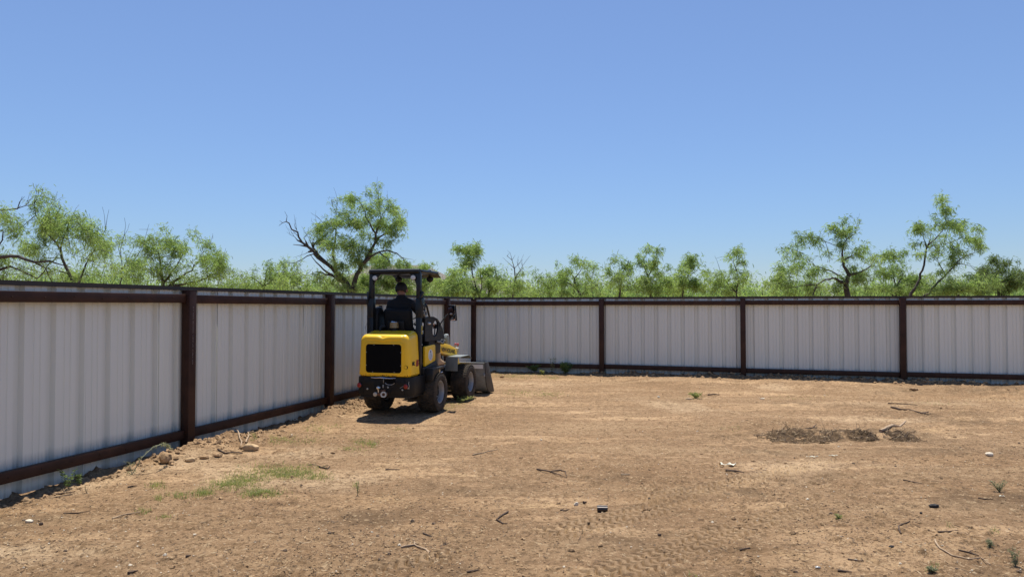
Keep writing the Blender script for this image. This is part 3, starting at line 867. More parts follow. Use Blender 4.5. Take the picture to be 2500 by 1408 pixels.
    for sx in (-1, 1):
        nm = MB()
        nm.box((sx * .383, -.405, 1.03), (.080, .085, .88), .012)
        nm.box((sx * .392, -.405, 1.60), (.100, .095, .30), .012)               # fold joint
        nm.box((sx * .435, -.39, 1.66), (.03, .12, .20), .01, rot=(R(18), 0, 0))
        nm.box((sx * .43, -.42, 1.80), (.03, .07, .14), .01, rot=(R(-20), R(sx * 12), 0))
        nm.box((sx * .383, -.405, 1.96), (.066, .080, .50), .012)
        nm.prism([(sx * .352, 1.98), (sx * .352, 2.17), (sx * .22, 2.17), (sx * .30, 2.09)], 'y', -.43, -.395, .004)
        p = nm.build('roof_post', blk, L)
        for dz in (1.55, 1.60, 1.66, 1.245, 1.05):
            MB().lathe([(0, .011), (.007, .011), (.01, .007)], (sx * .441 if dz > 1.4 else sx * .4225, -.385, dz), (sx, 0, 0), 8).build('bolt', M['galv'], p)
        w = MB().lathe([(0, .046), (.022, .046), (.028, .040)], (sx * .310, -.430, 2.095), (0, -1, 0), 20).build('work_light', M['plastic'], L)
        MB().lathe([(0, .039), (.005, .039), (.010, .028), (.011, .012)], (sx * .310, -.458, 2.095), (0, -1, 0), 20).build('lens', M['whitelens'], w)
        w = MB().lathe([(-.03, .020), (-.02, .045), (.02, .056), (.03, .050)], (sx * .27, .29, 2.10), (0, 1, 0), 20).box((sx * .27, .29, 2.165), (.02, .03, .04)).build('work_light', M['plastic'], L)
        MB().lathe([(0, .046), (.006, .044), (.009, .02)], (sx * .27, .321, 2.10), (0, 1, 0), 20).build('lens', M['whitelens'], w)
        if sx > 0: MB().tube([(.34, -.36, 1.66), (.345, -.34, 1.78), (.343, -.33, 1.99)], [.02, .017, .010], 8).build('gas_strut', blk, L)
    rf = MB()
    fr_ = [(-.43, -.39), (-.395, -.44), (.395, -.44), (.43, -.39), (.43, .29), (.38, .35), (-.38, .35), (-.43, .29)]
    rf.prism(fr_, 'z', 2.175, 2.232, .022)
    rf.tube([(-.405, -.43, 2.20), (.405, -.43, 2.20)], .042, 12)
    rf.box((0, .39, 2.160), (.80, .14, .022), .008, rot=(R(-22), 0, 0))
    roof = rf.build('roof', blk, L, smooth=50)
    MB().box((0, -.02, 2.240), (.60, .62, .014), .004).build('roof_plate', M['plastic'], roof)
    for x, y in ((-.20, -.30), (.41, -.05), (-.38, .2)):
        MB().prism([(x - .035, 2.228), (x - .012, 2.258), (x + .012, 2.262), (x + .035, 2.228)], 'y', y - .02, y + .02, .006).build('lift_eye', M['galv'] if x > 0 else blk, roof)
    MB().box((.12, .10, 2.169), (.17, .12, .008)).build('roof_label', M['sticker'], roof)
    # yellow warning label on the right post
    lb = MB().box((.4242, -.385, 1.27), (.002, .032, .125)).build('warning_label', M['yellowsticker'], L)
    text_mesh('label_print', 'WARNING', .022, M['ink'], lb, Matrix.Translation((.4255, -.377, 1.215)) @ Matrix(((0, 0, 1, 0), (0, -1, 0, 0), (1, 0, 0, 0), (0, 0, 0, 1))), extrude=.0003)
    # ---- side panels
    for sx in (-1, 1):
        poly = [(-.255, .715), (.165, .775), (.165, 1.005), (.12, 1.030), (-.255, 1.015)]
        sp = MB().prism(poly, 'x', sx * .385, sx * .425, .008).build('side_panel', yel, L)
        if sx > 0:
            MB().lathe([(0, .086), (.002, .086), (.0025, .082)], (.425, -.045, .875), (1, 0, 0), 32).build('round_sticker', M['sticker'], sp)
            MB().prism([(-.075, .92), (-.04, .95), (-.02, .925), (-.045, .915)], 'x', .4275, .429).build('sticker_emblem', M['ink'], sp)
            for i, w_ in enumerate((.06, .085, .11, .12, .10, .07)):
                MB().box((.428, -.045, .905 - i * .018), (.0015, w_, .006)).build('sticker_line', M['blueink'], sp)
        bl = MB().prism([(-.34, .60), (.18, .64), (.30, .66), (.18, .775), (-.26, .712), (-.34, .70)], 'x', sx * .34, sx * .435, .01)
        bl.prism([(-.30, .60), (-.30, .50), (-.18, .58), (.02, .655), (.2, .66), (.2, .69), (-.28, .69)], 'x', sx * .40, sx * .56, .006)
        bl.build('mudguard', M['plastic'], L)
    # ---- operator station: seat, console, guard, wheel, levers
    se = MB().box((0, -.06, 1.06), (.46, .46, .10), .035).box((0, .0, .88), (.36, .40, .28), .02)
    seat = se.build('seat', M['vinyl'], L)
    MB().box((0, -.275, 1.34), (.46, .10, .50), .045, rot=(R(8), 0, 0), seg=3).build('backrest', M['vinyl'], seat, smooth=50)
    MB().box((-.01, -.342, 1.30), (.27, .025, .20), .01, rot=(R(8), 0, 0)).build('document_box', M['plastic'], seat)
    for sx in (-1, 1):
        MB().box((sx * .275, -.02, 1.27), (.06, .28, .05), .02).tube([(sx * .255, -.22, 1.18), (sx * .275, -.12, 1.25)], .02).build('armrest', M['vinyl'], seat)
    cs = MB().prism([(-.36, .98), (-.36, 1.50), (-.30, 1.60), (-.20, 1.62), (-.10, 1.50), (.05, 1.30), (.25, 1.12), (.30, .98)], 'x', -.42, -.31, .02).build('left_console', M['plastic'], L)
    MB().box((-.455, -.33, 1.45), (.05, .11, .55), .01).build('hinge_bracket', blk, L)
    MB().tube([(-.48, -.36, 1.38), (-.505, -.38, 1.30), (-.49, -.38, 1.24), (-.47, -.36, 1.24)], .006, 6).build('hook', M['galv'], L)
    # curved right guard with an oval opening
    hc = (.13, 1.275)
    outer = [(.54, 1.10), (.53, 1.13), (.46, 1.24), (.36, 1.345), (.22, 1.425), (.05, 1.46), (-.12, 1.465), (-.29, 1.46), (-.29, 1.25), (-.29, 1.09), (-.10, 1.09), (.20, 1.09)]
    def ray(a):
        d = (math.cos(a), math.sin(a)); best = None
        for i in range(len(outer)):
            (x1, y1), (x2, y2) = outer[i], outer[(i + 1) % len(outer)]
            ex, ey = x2 - x1, y2 - y1; den = d[0] * ey - d[1] * ex
            if abs(den) < 1e-9: continue
            t = ((x1 - hc[0]) * ey - (y1 - hc[1]) * ex) / den
            u = ((x1 - hc[0]) * d[1] - (y1 - hc[1]) * d[0]) / den
            if t > 0 and -1e-6 <= u <= 1 + 1e-6 and (best is None or t < best): best = t
        return (hc[0] + d[0] * best, hc[1] + d[1] * best)
    n = 48; V = []
    for x in (.41, .435):
        for k in range(n):
            V.append((x, *ray(2 * math.pi * k / n)))
        for k in range(n):
            a = 2 * math.pi * k / n
            ca, sa = math.cos(a) * .118, math.sin(a) * .135
            V.append((x, hc[0] + ca * .94 + sa * .34, hc[1] + sa * .94 - ca * .2))
    Fc = []
    for k in range(n):
        j = (k + 1) % n
        Fc += [(k, j, n + j, n + k), (2 * n + k, 3 * n + k, 3 * n + j, 2 * n + j), (k, 2 * n + k, 2 * n + j, j), (n + k, n + j, 3 * n + j, 3 * n + k)]
    gd = MB().add(V, Fc).build('side_guard', M['plastic'], L)
    MB().tube([(.44, -.20, 1.36), (.45, -.13, 1.36)], .018, 8).build('guard_handle', M['galv'], gd)
    MB().tube([(.43, -.31, 1.44), (.43, -.305, 1.60), (.43, -.27, 1.650), (.43, -.22, 1.63), (.43, -.10, 1.45)], .017, 8).build('grab_rail', blk, L)
    lk = MB().lathe([(-.012, .035), (.012, .035), (.012, .048), (-.012, .048)], (.448, -.32, 1.515), (1, 0, 0), 16, close=True).build('safety_latch', M['galv'], L)
    for sx in (-1, 1):
        ms = MB().tube([(sx * .435, .30, 1.30), (sx * .455, .34, 1.37), (sx * .505, .42, 1.47), (sx * .535, .44, 1.495), (sx * .575, .45, 1.50)], .011, 8)
        s_ = ms.build('mirror_arm', blk, L)
        c0 = Vector((sx * .60, .45, 1.515))
        rot = Matrix.Rotation(R(-sx * 9 - 16), 3, 'Z') @ Matrix.Rotation(R(7), 3, 'X')
        hs = MB()
        Vp = rrect(.155, .255, .02, 4)
        bm_ = MB().prism(Vp, 'y', -.012, .022, .006)
        hs.add([c0 + rot @ Vector(v) for v in bm_.v], bm_.f)
        h_ = hs.build('mirror', M['plastic'], L)
        gl = MB().prism(rrect(.146, .244, .015, 4), 'y', -.0145, -.012)
        MB().add([c0 + rot @ Vector(v) for v in gl.v], gl.f).build('mirror_glass', M['mirror'], h_, smooth=0)
        MB().tube([(sx * .565, .44, 1.499), (sx * .60, .445, 1.50)], .013, 8).build('mirror_clamp', M['galv'], s_)
    dc = MB().prism([(.40, .62), (.40, 1.05), (.46, 1.22), (.56, 1.22), (.62, 1.05), (.66, .66)], 'x', -.17, .17, .02).build('dashboard', M['plastic'], L)
    MB().tube([(0, .50, 1.20), (0, .41, 1.34)], .022, 8).build('steering_column', blk, dc)
    sw = MB()
    a = Vector((0, -.55, .83)).normalized(); u = Vector((1, 0, 0)); w_ = a.cross(u)
    cc = Vector((0, .405, 1.345))
    sw.tube([cc + (u * math.cos(2 * math.pi * k / 28) + w_ * math.sin(2 * math.pi * k / 28)) * .175 for k in range(29)], .013, 8)
    for k in range(3):
        t = R(90 + 120 * k); sw.tube([cc, cc + (u * math.cos(t) + w_ * math.sin(t)) * .17], .010, 6)
    sw.lathe([(-.02, .04), (.015, .04), (.02, .03)], cc, a, 14)
    sw.build('steering_wheel', M['plastic'], L)
    lv = MB().box((.345, .20, 1.02), (.12, .50, .30), .02).tube([(.35, .30, 1.16), (.345, .35, 1.30)], .010).lathe([(0, .018), (.04, .024), (.07, .020), (.08, .008)], (.345, .345, 1.27), (0, .1, 1), 12)
    lv.build('joystick', M['plastic'], L)
    rnd = random.Random(4)
    vb = MB(); vc = MB()
    for k in range(7):                                                      # valve block and fittings at the right of the dash
        y = .22 + k * .05; z = 1.075 - .006 * k
        vb.box((.40, y, z), (.06, .040, .06), .006)
        vc.lathe([(0, .010), (.012, .010), (.013, .014), (.022, .014), (.024, .008)], (.428, y, z + rnd.uniform(-.02, .03)), (1, 0, .2), 8)
    vb.build('valve_block', blk, L); vc.build('hose_fitting', M['galv'], L)
    hs = MB()
    for k in range(4):
        y = .24 + k * .06
        hs.tube([(.39, y, 1.04), (.385, y + .03, 1.00), (.30, y + .08, .97), (.12, y + .18, .90), (.05, y + .32, .80)], .008, 7)
    hs.tube([(.30, .50, .58), (.33, .58, .52), (.32, .66, .55), (.24, .80, .60), (.12, .95, .58)], .012, 7)
    hs.tube([(.25, .48, .60), (.30, .56, .60), (.30, .64, .64), (.2, .76, .66), (.1, .9, .62)], .010, 7)
    hs.build('hydraulic_hose', M['vinyl'], L)
    MB().tube([(.30, .44, .70), (.335, .50, .66), (.345, .56, .60), (.33, .60, .54)], .006, 6).tube([(.33, .44, .57), (.37, .50, .55), (.39, .56, .56)], .010, 6).box((.36, .47, .60), (.03, .03, .10), .005).build('hydraulic_line', M['chrome'], L)
    # ---- front frame, boom, linkage, fenders
    ff = MB().box((0, 1.25, .44), (.46, .95, .28), .02).box((0, 1.47, .31), (.60, .16, .16), .04)
    ff.prism([(.72, .50), (.68, .98), (.80, 1.04), (.95, .98), (1.15, .56), (1.15, .45)], 'x', -.20, -.14, .008)
    ff.prism([(.72, .50), (.68, .98), (.80, 1.04), (.95, .98), (1.15, .56), (1.15, .45)], 'x', .14, .20, .008)
    ff.build('front_frame', M['blackdusty'], L)
    bo = MB()
    prof = [(.70, .865), (.665, .93), (.68, .995), (.735, 1.030), (.80, 1.020), (1.30, .955), (1.56, .885), (1.66, .80), (1.92, .40), (1.98, .24), (1.88, .20), (1.80, .30), (1.56, .66), (1.46, .735), (1.25, .775), (.80, .848)]
    for sx in (-1, 1):
        bo.prism(prof, 'x', sx * .155, sx * .255, .010)
    bo.tube([(-.16, 1.45, .80), (.16, 1.45, .80)], .05, 12)
    boom = bo.build('boom', yel, L)
    MB().lathe([(0, .038), (.012, .038), (.016, .030), (.020, .016)], (.255, .765, .945), (1, 0, 0), 16).build('boom_pin', M['galv'], boom)
    ang = math.atan2(-.065, .5)
    T = Matrix.Translation((.2565, .86, .875)) @ Matrix.Rotation(ang, 4, 'X') @ RX(1)
    text_mesh('boom_lettering', 'NEW HOLLAND', .098, M['ink'], boom, T, extrude=.001, bold=.0025, space=.92)
    MB().tube([(.0, .80, .60), (.0, 1.25, .70)], .035, 10).tube([(.0, 1.2, .69), (.0, 1.42, .745)], .018, 8).build('lift_cylinder', M['blackdusty'], L)
    lk = MB()
    for sx in (-.03, .13):
        lk.prism([(1.40, .84), (1.36, 1.06), (1.40, 1.13), (1.46, 1.14), (1.51, 1.09), (1.56, .86), (1.50, .78)], 'x', sx - .03, sx + .03, .010)
    lk.build('tilt_lever', M['fender'], L)
    MB().tube([(-.05, 1.43, 1.105), (.17, 1.43, 1.105)], .022, 10).build('lever_pin', M['chrome'], L)
    MB().tube([(.05, .95, .98), (.05, 1.30, 1.06)], .036, 10).build('tilt_cylinder', M['blackdusty'], L)
    MB().tube([(.05, 1.28, 1.055), (.05, 1.44, 1.095)], .017, 8).build('cylinder_rod', M['chrome'], L)
    cp = MB()
    for k in range(3):
        cp.tube([(.17 + .03 * k, 1.70, .88 + .012 * k), (.175 + .03 * k, 1.63, .90 + .012 * k)], .014, 8)
    cp.box((.2, 1.73, .84), (.12, .05, .08), .01)
    q = cp.build('quick_coupler', M['galv'], L)
    rc = MB()
    for k in range(2): rc.lathe([(0, .018), (.04, .020), (.05, .012)], (.20 + .045 * k, 1.70, .915), (.3, -.3, 1), 10)
    rc.build('coupler_cap', M['redcap'], q)
    for sx in (-1, 1):
        fe = MB()
        fe.box((sx * .345, 1.115, .640), (.22, .012, .235), .003, rot=(R(-6), 0, 0))
        fe.box((sx * .375, 1.36, .760), (.24, .48, .012), .003)
        fe.box((sx * .40, 1.66, .730), (.20, .14, .012), .003, rot=(R(-25), 0, 0))
        f_ = fe.build('fender', M['fender'], L)
        MB().lathe([(0, .008), (.005, .008)], (sx * .44, 1.108, .545), (0, -1, 0), 8).build('bolt', M['galv'], f_)
    # ---- bucket
    bk = MB()
    prof = [(2.02, .585), (2.045, .36), (2.075, .24), (2.13, .14), (2.21, .075), (2.30, .045), (2.52, .020)]
    t = .014
    inner = [(y + .012, z + (.012 if i > 2 else 0)) for i, (y, z) in enumerate(prof)]
    bk.prism(prof + inner[::-1], 'x', -.65, .65)
    bk.box((0, 2.03, .590), (1.31, .045, .018), .003)
    bk.box((0, 2.50, .024), (1.32, .10, .018), .003)
    for sx in (-.2, .2):
        bk.prism([(1.90, .17), (1.86, .25), (1.90, .44), (2.035, .48), (2.075, .24), (2.13, .14)], 'x', sx - .015, sx + .015, .004)
    b_ = bk.build('bucket', M['bucket'], L)
    for sx in (-1, 1):
        MB().prism([(2.005, .605), (2.045, .36), (2.075, .24), (2.13, .14), (2.21, .07), (2.30, .035), (2.56, .010), (2.57, .05), (2.20, .605)], 'x', sx * .652, sx * .668, .002).build('side_plate', M['bucketside'], b_)
        MB().box((sx * .64, 2.03, .37), (.03, .06, .05), .006).build('corner_gusset', M['bucket'], b_)
    MB().box((.50, 2.0165, .525), (.24, .003, .075), rot=(R(6), 0, 0)).build('bucket_sticker', M['sticker'], b_)
    # ---- wheels
    def wheel(cx, cy, sx):
        wr = empty('wheel', (cx, cy, .312)); wr.parent = L
        hwid = .150; Rr = .300
        prof = [(-hwid * .62, .172), (-hwid * .95, .185), (-hwid, .225), (-hwid * .98, .258), (-hwid * .86, .284), (-hwid * .6, .294), (0, .298),
                (hwid * .6, .294), (hwid * .86, .284), (hwid * .98, .258), (hwid, .225), (hwid * .95, .185), (hwid * .62, .172)]
        ty = MB().lathe(prof, (0, 0, 0), (sx, 0, 0), 48, close=True)
        nl = 40
        for k in range(nl):
            for row, (x0, x1, ph, tw) in enumerate(((-.142, -.088, 0, .5), (-.082, -.030, .5, -.5), (-.026, .026, 0, .5), (.030, .082, .5, -.5), (.088, .142, 0, .5))):
                a = 2 * math.pi * (k + ph) / nl
                rr = .290 if row in (0, 4) else .2955
                bm = MB().box((0, 0, 0), (x1 - x0 - .004, .028, .022), .0)
                tilt = (-.10 if row == 0 else .10 if row == 4 else 0)
                V = []
                for v in bm.v:
                    sk = (v[0] / (x1 - x0)) * tw * .024
                    x = (x0 + x1) / 2 + v[0]; yy = v[1] + sk; zz = v[2] + rr - (abs(x) - .08) * .16 * (abs(x) > .08)
                    V.append((x * sx, yy * math.cos(a) + zz * math.sin(a), -yy * math.sin(a) + zz * math.cos(a)))
                ty.add(V, bm.f)
        ty.build('tyre', M['rubber'], wr, smooth=35)
        rm = MB().lathe([(.118, .178), (.128, .174), (.128, .164), (.112, .158), (.085, .150), (-.02, .140), (-.03, .138)], (0, 0, 0), (sx, 0, 0), 36, cap=False)
        rm.lathe([(-.12, .165), (-.10, .160), (-.06, .150), (.03, .148)], (0, 0, 0), (sx, 0, 0), 24, cap=False)
        r_ = rm.build('rim', M['rim'], wr, smooth=35)
        MB().lathe([(.050, .1475), (.040, .10), (.050, .062), (.072, .055), (.080, .045), (.082, .004)], (0, 0, 0), (sx, 0, 0), 36, cap=False).build('hub', M['blackdusty'], wr, smooth=35)
        for k in range(6):
            a = 2 * math.pi * k / 6
            MB().lathe([(0, .011), (.012, .011), (.015, .006)], (sx * .042, .105 * math.cos(a), .105 * math.sin(a)), (sx, 0, 0), 6).build('lug_nut', M['galv'], r_)
        return wr
    for cy in (0, 1.46):
        for sx in (-1, 1):
            w = wheel(sx * .440, cy, sx)
            w.rotation_euler = (random.uniform(0, 1), 0, 0)
    return L
LOADER = build_loader()
def lower_canopy(o):
    for ch in o.children:
        if ch.type == 'MESH' and any(ch.name.startswith(k) for k in ('roof', 'work_light', 'gas_strut', 'lens', 'bolt', 'lift_eye')):
            for v in ch.data.vertices:
                if v.co.z > 1.62: v.co.z = 1.62 + (v.co.z - 1.62) * 0.90
        lower_canopy(ch)
lower_canopy(LOADER)

# ------------------------------------------------------------------ driver
def skin_object(name, joints, edges, radii, mats, region, parent, sub=2, world_m=None):
    me = bpy.data.meshes.new(name)
    me.from_pydata([tuple(j) for j in joints], edges, [])
    o = bpy.data.objects.new(name, me); col.objects.link(o)
    md = o.modifiers.new('skin', 'SKIN'); md.use_smooth_shade = True
    sk = me.skin_vertices[0].data
    for i, r in enumerate(radii):
        sk[i].radius = r if isinstance(r, tuple) else (r, r)
    sk[0].use_root = True
    sb = o.modifiers.new('sub', 'SUBSURF'); sb.levels = sub; sb.render_levels = sub
    dg = bpy.context.evaluated_depsgraph_get()
    m2 = bpy.data.meshes.new_from_object(o.evaluated_get(dg))
    bpy.data.objects.remove(o)
    if world_m is not None: m2.transform(world_m)
    m2.materials.clear()
    for m in mats: m2.materials.append(m)
    return m2

def build_person():
    J = {}; names = []; pos = []; rad = []; ed = []
    def j(n, p, r, par=None):
        J[n] = len(pos); names.append(n); pos.append(p); rad.append(r)
        if par is not None: ed.append((J[par], J[n]))
    j('pelvis', (-.02, -.10, 1.19), (.17, .12))
    j('waist', (-.02, -.125, 1.34), (.165, .12), 'pelvis')
    j('chest', (-.025, -.13, 1.52), (.19, .13), 'waist')
    j('upper', (-.03, -.12, 1.65), (.155, .10), 'chest')
    j('neck', (-.04, -.10, 1.755), (.062, .062), 'upper')
    j('skull0', (-.045, -.085, 1.825), (.072, .082), 'neck')
    j('skull1', (-.048, -.080, 1.90), (.080, .098), 'skull0')
    j('skull2', (-.048, -.088, 1.965), (.055, .070), 'skull1')
    for s, sx in (('r', 1), ('l', -1)):
        j('sh' + s, (-.03 + sx * .175, -.12, 1.655), .072, 'upper')
        j('ua' + s, (-.03 + sx * .235, -.07, 1.56), .060, 'sh' + s)
        j('el' + s, (-.03 + sx * (.285 if sx > 0 else .265), .06, 1.415), .048, 'ua' + s)
        if sx > 0: fa, wr, hd = (.29, .20, 1.355), (.318, .31, 1.315), (.332, .345, 1.325)
        else: fa, wr, hd = (-.24, .20, 1.41), (-.19, .315, 1.42), (-.172, .365, 1.425)
        j('fa' + s, fa, .042, 'el' + s); j('wr' + s, wr, .029, 'fa' + s); j('pm' + s, hd, (.040, .024), 'wr' + s)
        j('hip' + s, (-.02 + sx * .10, -.05, 1.16), .095, 'pelvis')
        j('th' + s, (sx * .13, .14, 1.16), .082, 'hip' + s)
        j('kn' + s, (sx * .17, .36, 1.14), .062, 'th' + s)
        ax = (.335, .47, .80) if sx > 0 else (-.2, .50, .80)
        j('ca' + s, tuple((a * .55 + b * .45) for a, b in zip((sx * .17, .36, 1.14), ax)), .058, 'kn' + s)
        j('an' + s, ax, .042, 'ca' + s)
    me = skin_object('person', pos, ed, rad, [M['shirt'], M['jeans'], M['skin']], None, None)
    P = bpy.data.objects.new('person', me); col.objects.link(P)
    # clothing zones by nearest bone
    zone = {}
    for n in names:
        k = n[:2]
        zone[n] = 2 if (n.startswith('skull') or n == 'neck' or k in ('fa', 'wr', 'pm')) else 1 if (n == 'pelvis' or k in ('hi', 'th', 'kn', 'ca', 'an')) else 0
    A = np.array(pos); zs = np.array([zone[n] for n in names])
    for p in me.polygons:
        c = np.array(p.center)
        k = int(zs[np.argmin(((A - c) ** 2).sum(1))])
        p.material_index = 0 if (k == 2 and abs(c[0]) < .16 and 1.6 < c[2] < 1.80) else k
    P.location = LO; P.rotation_euler = (0, 0, YAW)
    tag(P, 'person in a dark shirt seen from behind driving the small yellow loader', 'person')
    # fingers, each its own chain from the palm
    for s, sx in (('r', 1), ('l', -1)):
        pm = Vector(pos[J['pm' + s]])
        for k in range(4):
            off = Vector((-.028 + .019 * k, .012, .004)) if s == 'r' else Vector((.0, .016, .028 - .019 * k))
            b = pm + off
            ln = (.036, .042, .040, .032)[k]
            if s == 'r': pts = [pm + off * .4, b, b + Vector((0, ln * .8, -.012)), b + Vector((0, ln, -.045)), b + Vector((0, ln * .45, -.062))]
            else: pts = [pm + off * .4, b, b + Vector((.006, ln, .0)), b + Vector((.030, ln, -.004)), b + Vector((.036, ln * .5, -.004))]
            MB().tube(pts, [.010, .0098, .009, .0082, .0065], 8).build('finger', M['skin'], P, smooth=80)
        tb = [pm, pm + Vector((-.035 * sx, .0, .01)), pm + Vector((-.042 * sx, .03, -.004)), pm + Vector((-.030 * sx, .052, -.016))]
        MB().tube(tb, [.013, .012, .010, .007], 8).build('thumb', M['skin'], P, smooth=80)
    # short hair: shell round the skull, and ears
    hb = bmesh.new()
    bmesh.ops.create_icosphere(hb, subdivisions=4, radius=1.0)
    for v in list(hb.verts):
        if v.co.z < -.72 - .35 * v.co.y or (v.co.y > .62 and v.co.z < .35): hb.verts.remove(v)
    for v in hb.verts:
        nz = 1 + .03 * math.sin(v.co.x * 23) * math.cos(v.co.z * 19 + v.co.y * 21)
        v.co = Vector((-.048 + v.co.x * .091 * nz, -.082 + v.co.y * .108 * nz, 1.895 + v.co.z * .102 * nz))
    MB().addbm(hb).build('hair', M['hair'], P, smooth=80)
    for sx in (-1, 1):
        MB().lathe([(-.008, .010), (0, .026), (.008, .022), (.012, .008)], (-.048 + sx * .090, -.075, 1.865), (sx, -.35, 0), 12).build('ear', M['skin'], P)
    MB().tube([(-.05, .02, 1.885), (-.05, .040, 1.862), (-.05, .034, 1.845)], [.008, .014, .012], 8).build('nose', M['skin'], P, smooth=80)
    for sx in (-1, 1):
        MB().lathe([(0, .011), (.005, .007)], (-.048 + sx * .03, .008, 1.890), (0, 1, 0), 10).build('eye', M['sticker'], P)
    MB().tube([(-.075, .012, 1.822), (-.05, .022, 1.820), (-.025, .012, 1.822)], .005, 6).build('mouth', M['redink'], P)
    for s in ('r', 'l'):
        a = Vector(pos[J['an' + s]])
        bt = MB()
        bt.tube([a + Vector((0, -.01, .07)), a + Vector((0, -.01, .0)), a + Vector((0, -.012, -.05))], [.060, .062, .060], 14)
        pr = [(-.085, -.125), (-.09, -.06), (-.07, -.01), (.03, -.005), (.10, -.045), (.18, -.065), (.215, -.095), (.215, -.125)]
        bt.prism([(a.y + y, a.z + z) for y, z in pr], 'x', a.x - .052, a.x + .052, .022)
        b = bt.build('boot', M['boot'], P, smooth=60)
        MB().prism([(a.y - .088, a.z - .145), (a.y - .088, a.z - .125), (a.y + .215, a.z - .125), (a.y + .215, a.z - .145)], 'x', a.x - .050, a.x + .050, .006).build('sole', M['stick'], b)
build_person()

# ------------------------------------------------------------------ mesquite trees
def tubes_arrays(P0, P1, R0, R1, n):
    """independent tapered prisms, vectorised"""
    P0, P1 = np.asarray(P0), np.asarray(P1)
    t = P1 - P0; L = np.linalg.norm(t, axis=1, keepdims=True) + 1e-9; t = t / L
    P1 = P1 + t * np.minimum(L * 0.12, R1[:, None] * 0.8)
    a = np.where(np.abs(t[:, 2:3]) < 0.9, np.array([[0, 0, 1.0]]), np.array([[1.0, 0, 0]]))
    u = np.cross(t, a); u /= np.linalg.norm(u, axis=1, keepdims=True); w = np.cross(t, u)
    ang = np.arange(n) * 2 * np.pi / n
    ring = u[:, None, :] * np.cos(ang)[None, :, None] + w[:, None, :] * np.sin(ang)[None, :, None]
    V = np.concatenate([P0[:, None] + ring * R0[:, None, None], P1[:, None] + ring * R1[:, None, None]], 1)
    m = len(P0); b = np.arange(m)[:, None] * 2 * n; k = np.arange(n)[None]
    k2 = (k + 1) % n
    Q = np.stack([b + k, b + k2, b + n + k2, b + n + k], -1).reshape(-1, 4)
    return V.reshape(-1, 3), Q

def leaf_arrays(B, D, L, W, rg):
    """narrow drooping leaflets strips: B base, D direction, L length, W width"""
    n = len(B)
    r = rg.normal(size=(n, 3)); side = np.cross(D, r); side /= np.linalg.norm(side, axis=1, keepdims=True) + 1e-9
    mid = B + D * (L * 0.5)[:, None]; tip = B + D * L[:, None] - np.array([0, 0, 1]) * (L * 0.18)[:, None]
    w = side * (W * 0.5)[:, None]
    V = np.stack([B - w * .3, B + w * .3, mid + w, mid - w, tip + w * .45, tip - w * .45], 1).reshape(-1, 3)
    b = np.arange(n)[:, None] * 6
    Q = np.concatenate([b + np.array([[0, 1, 2, 3]]), b + np.array([[3, 2, 4, 5]])], 0)
    return V, Q

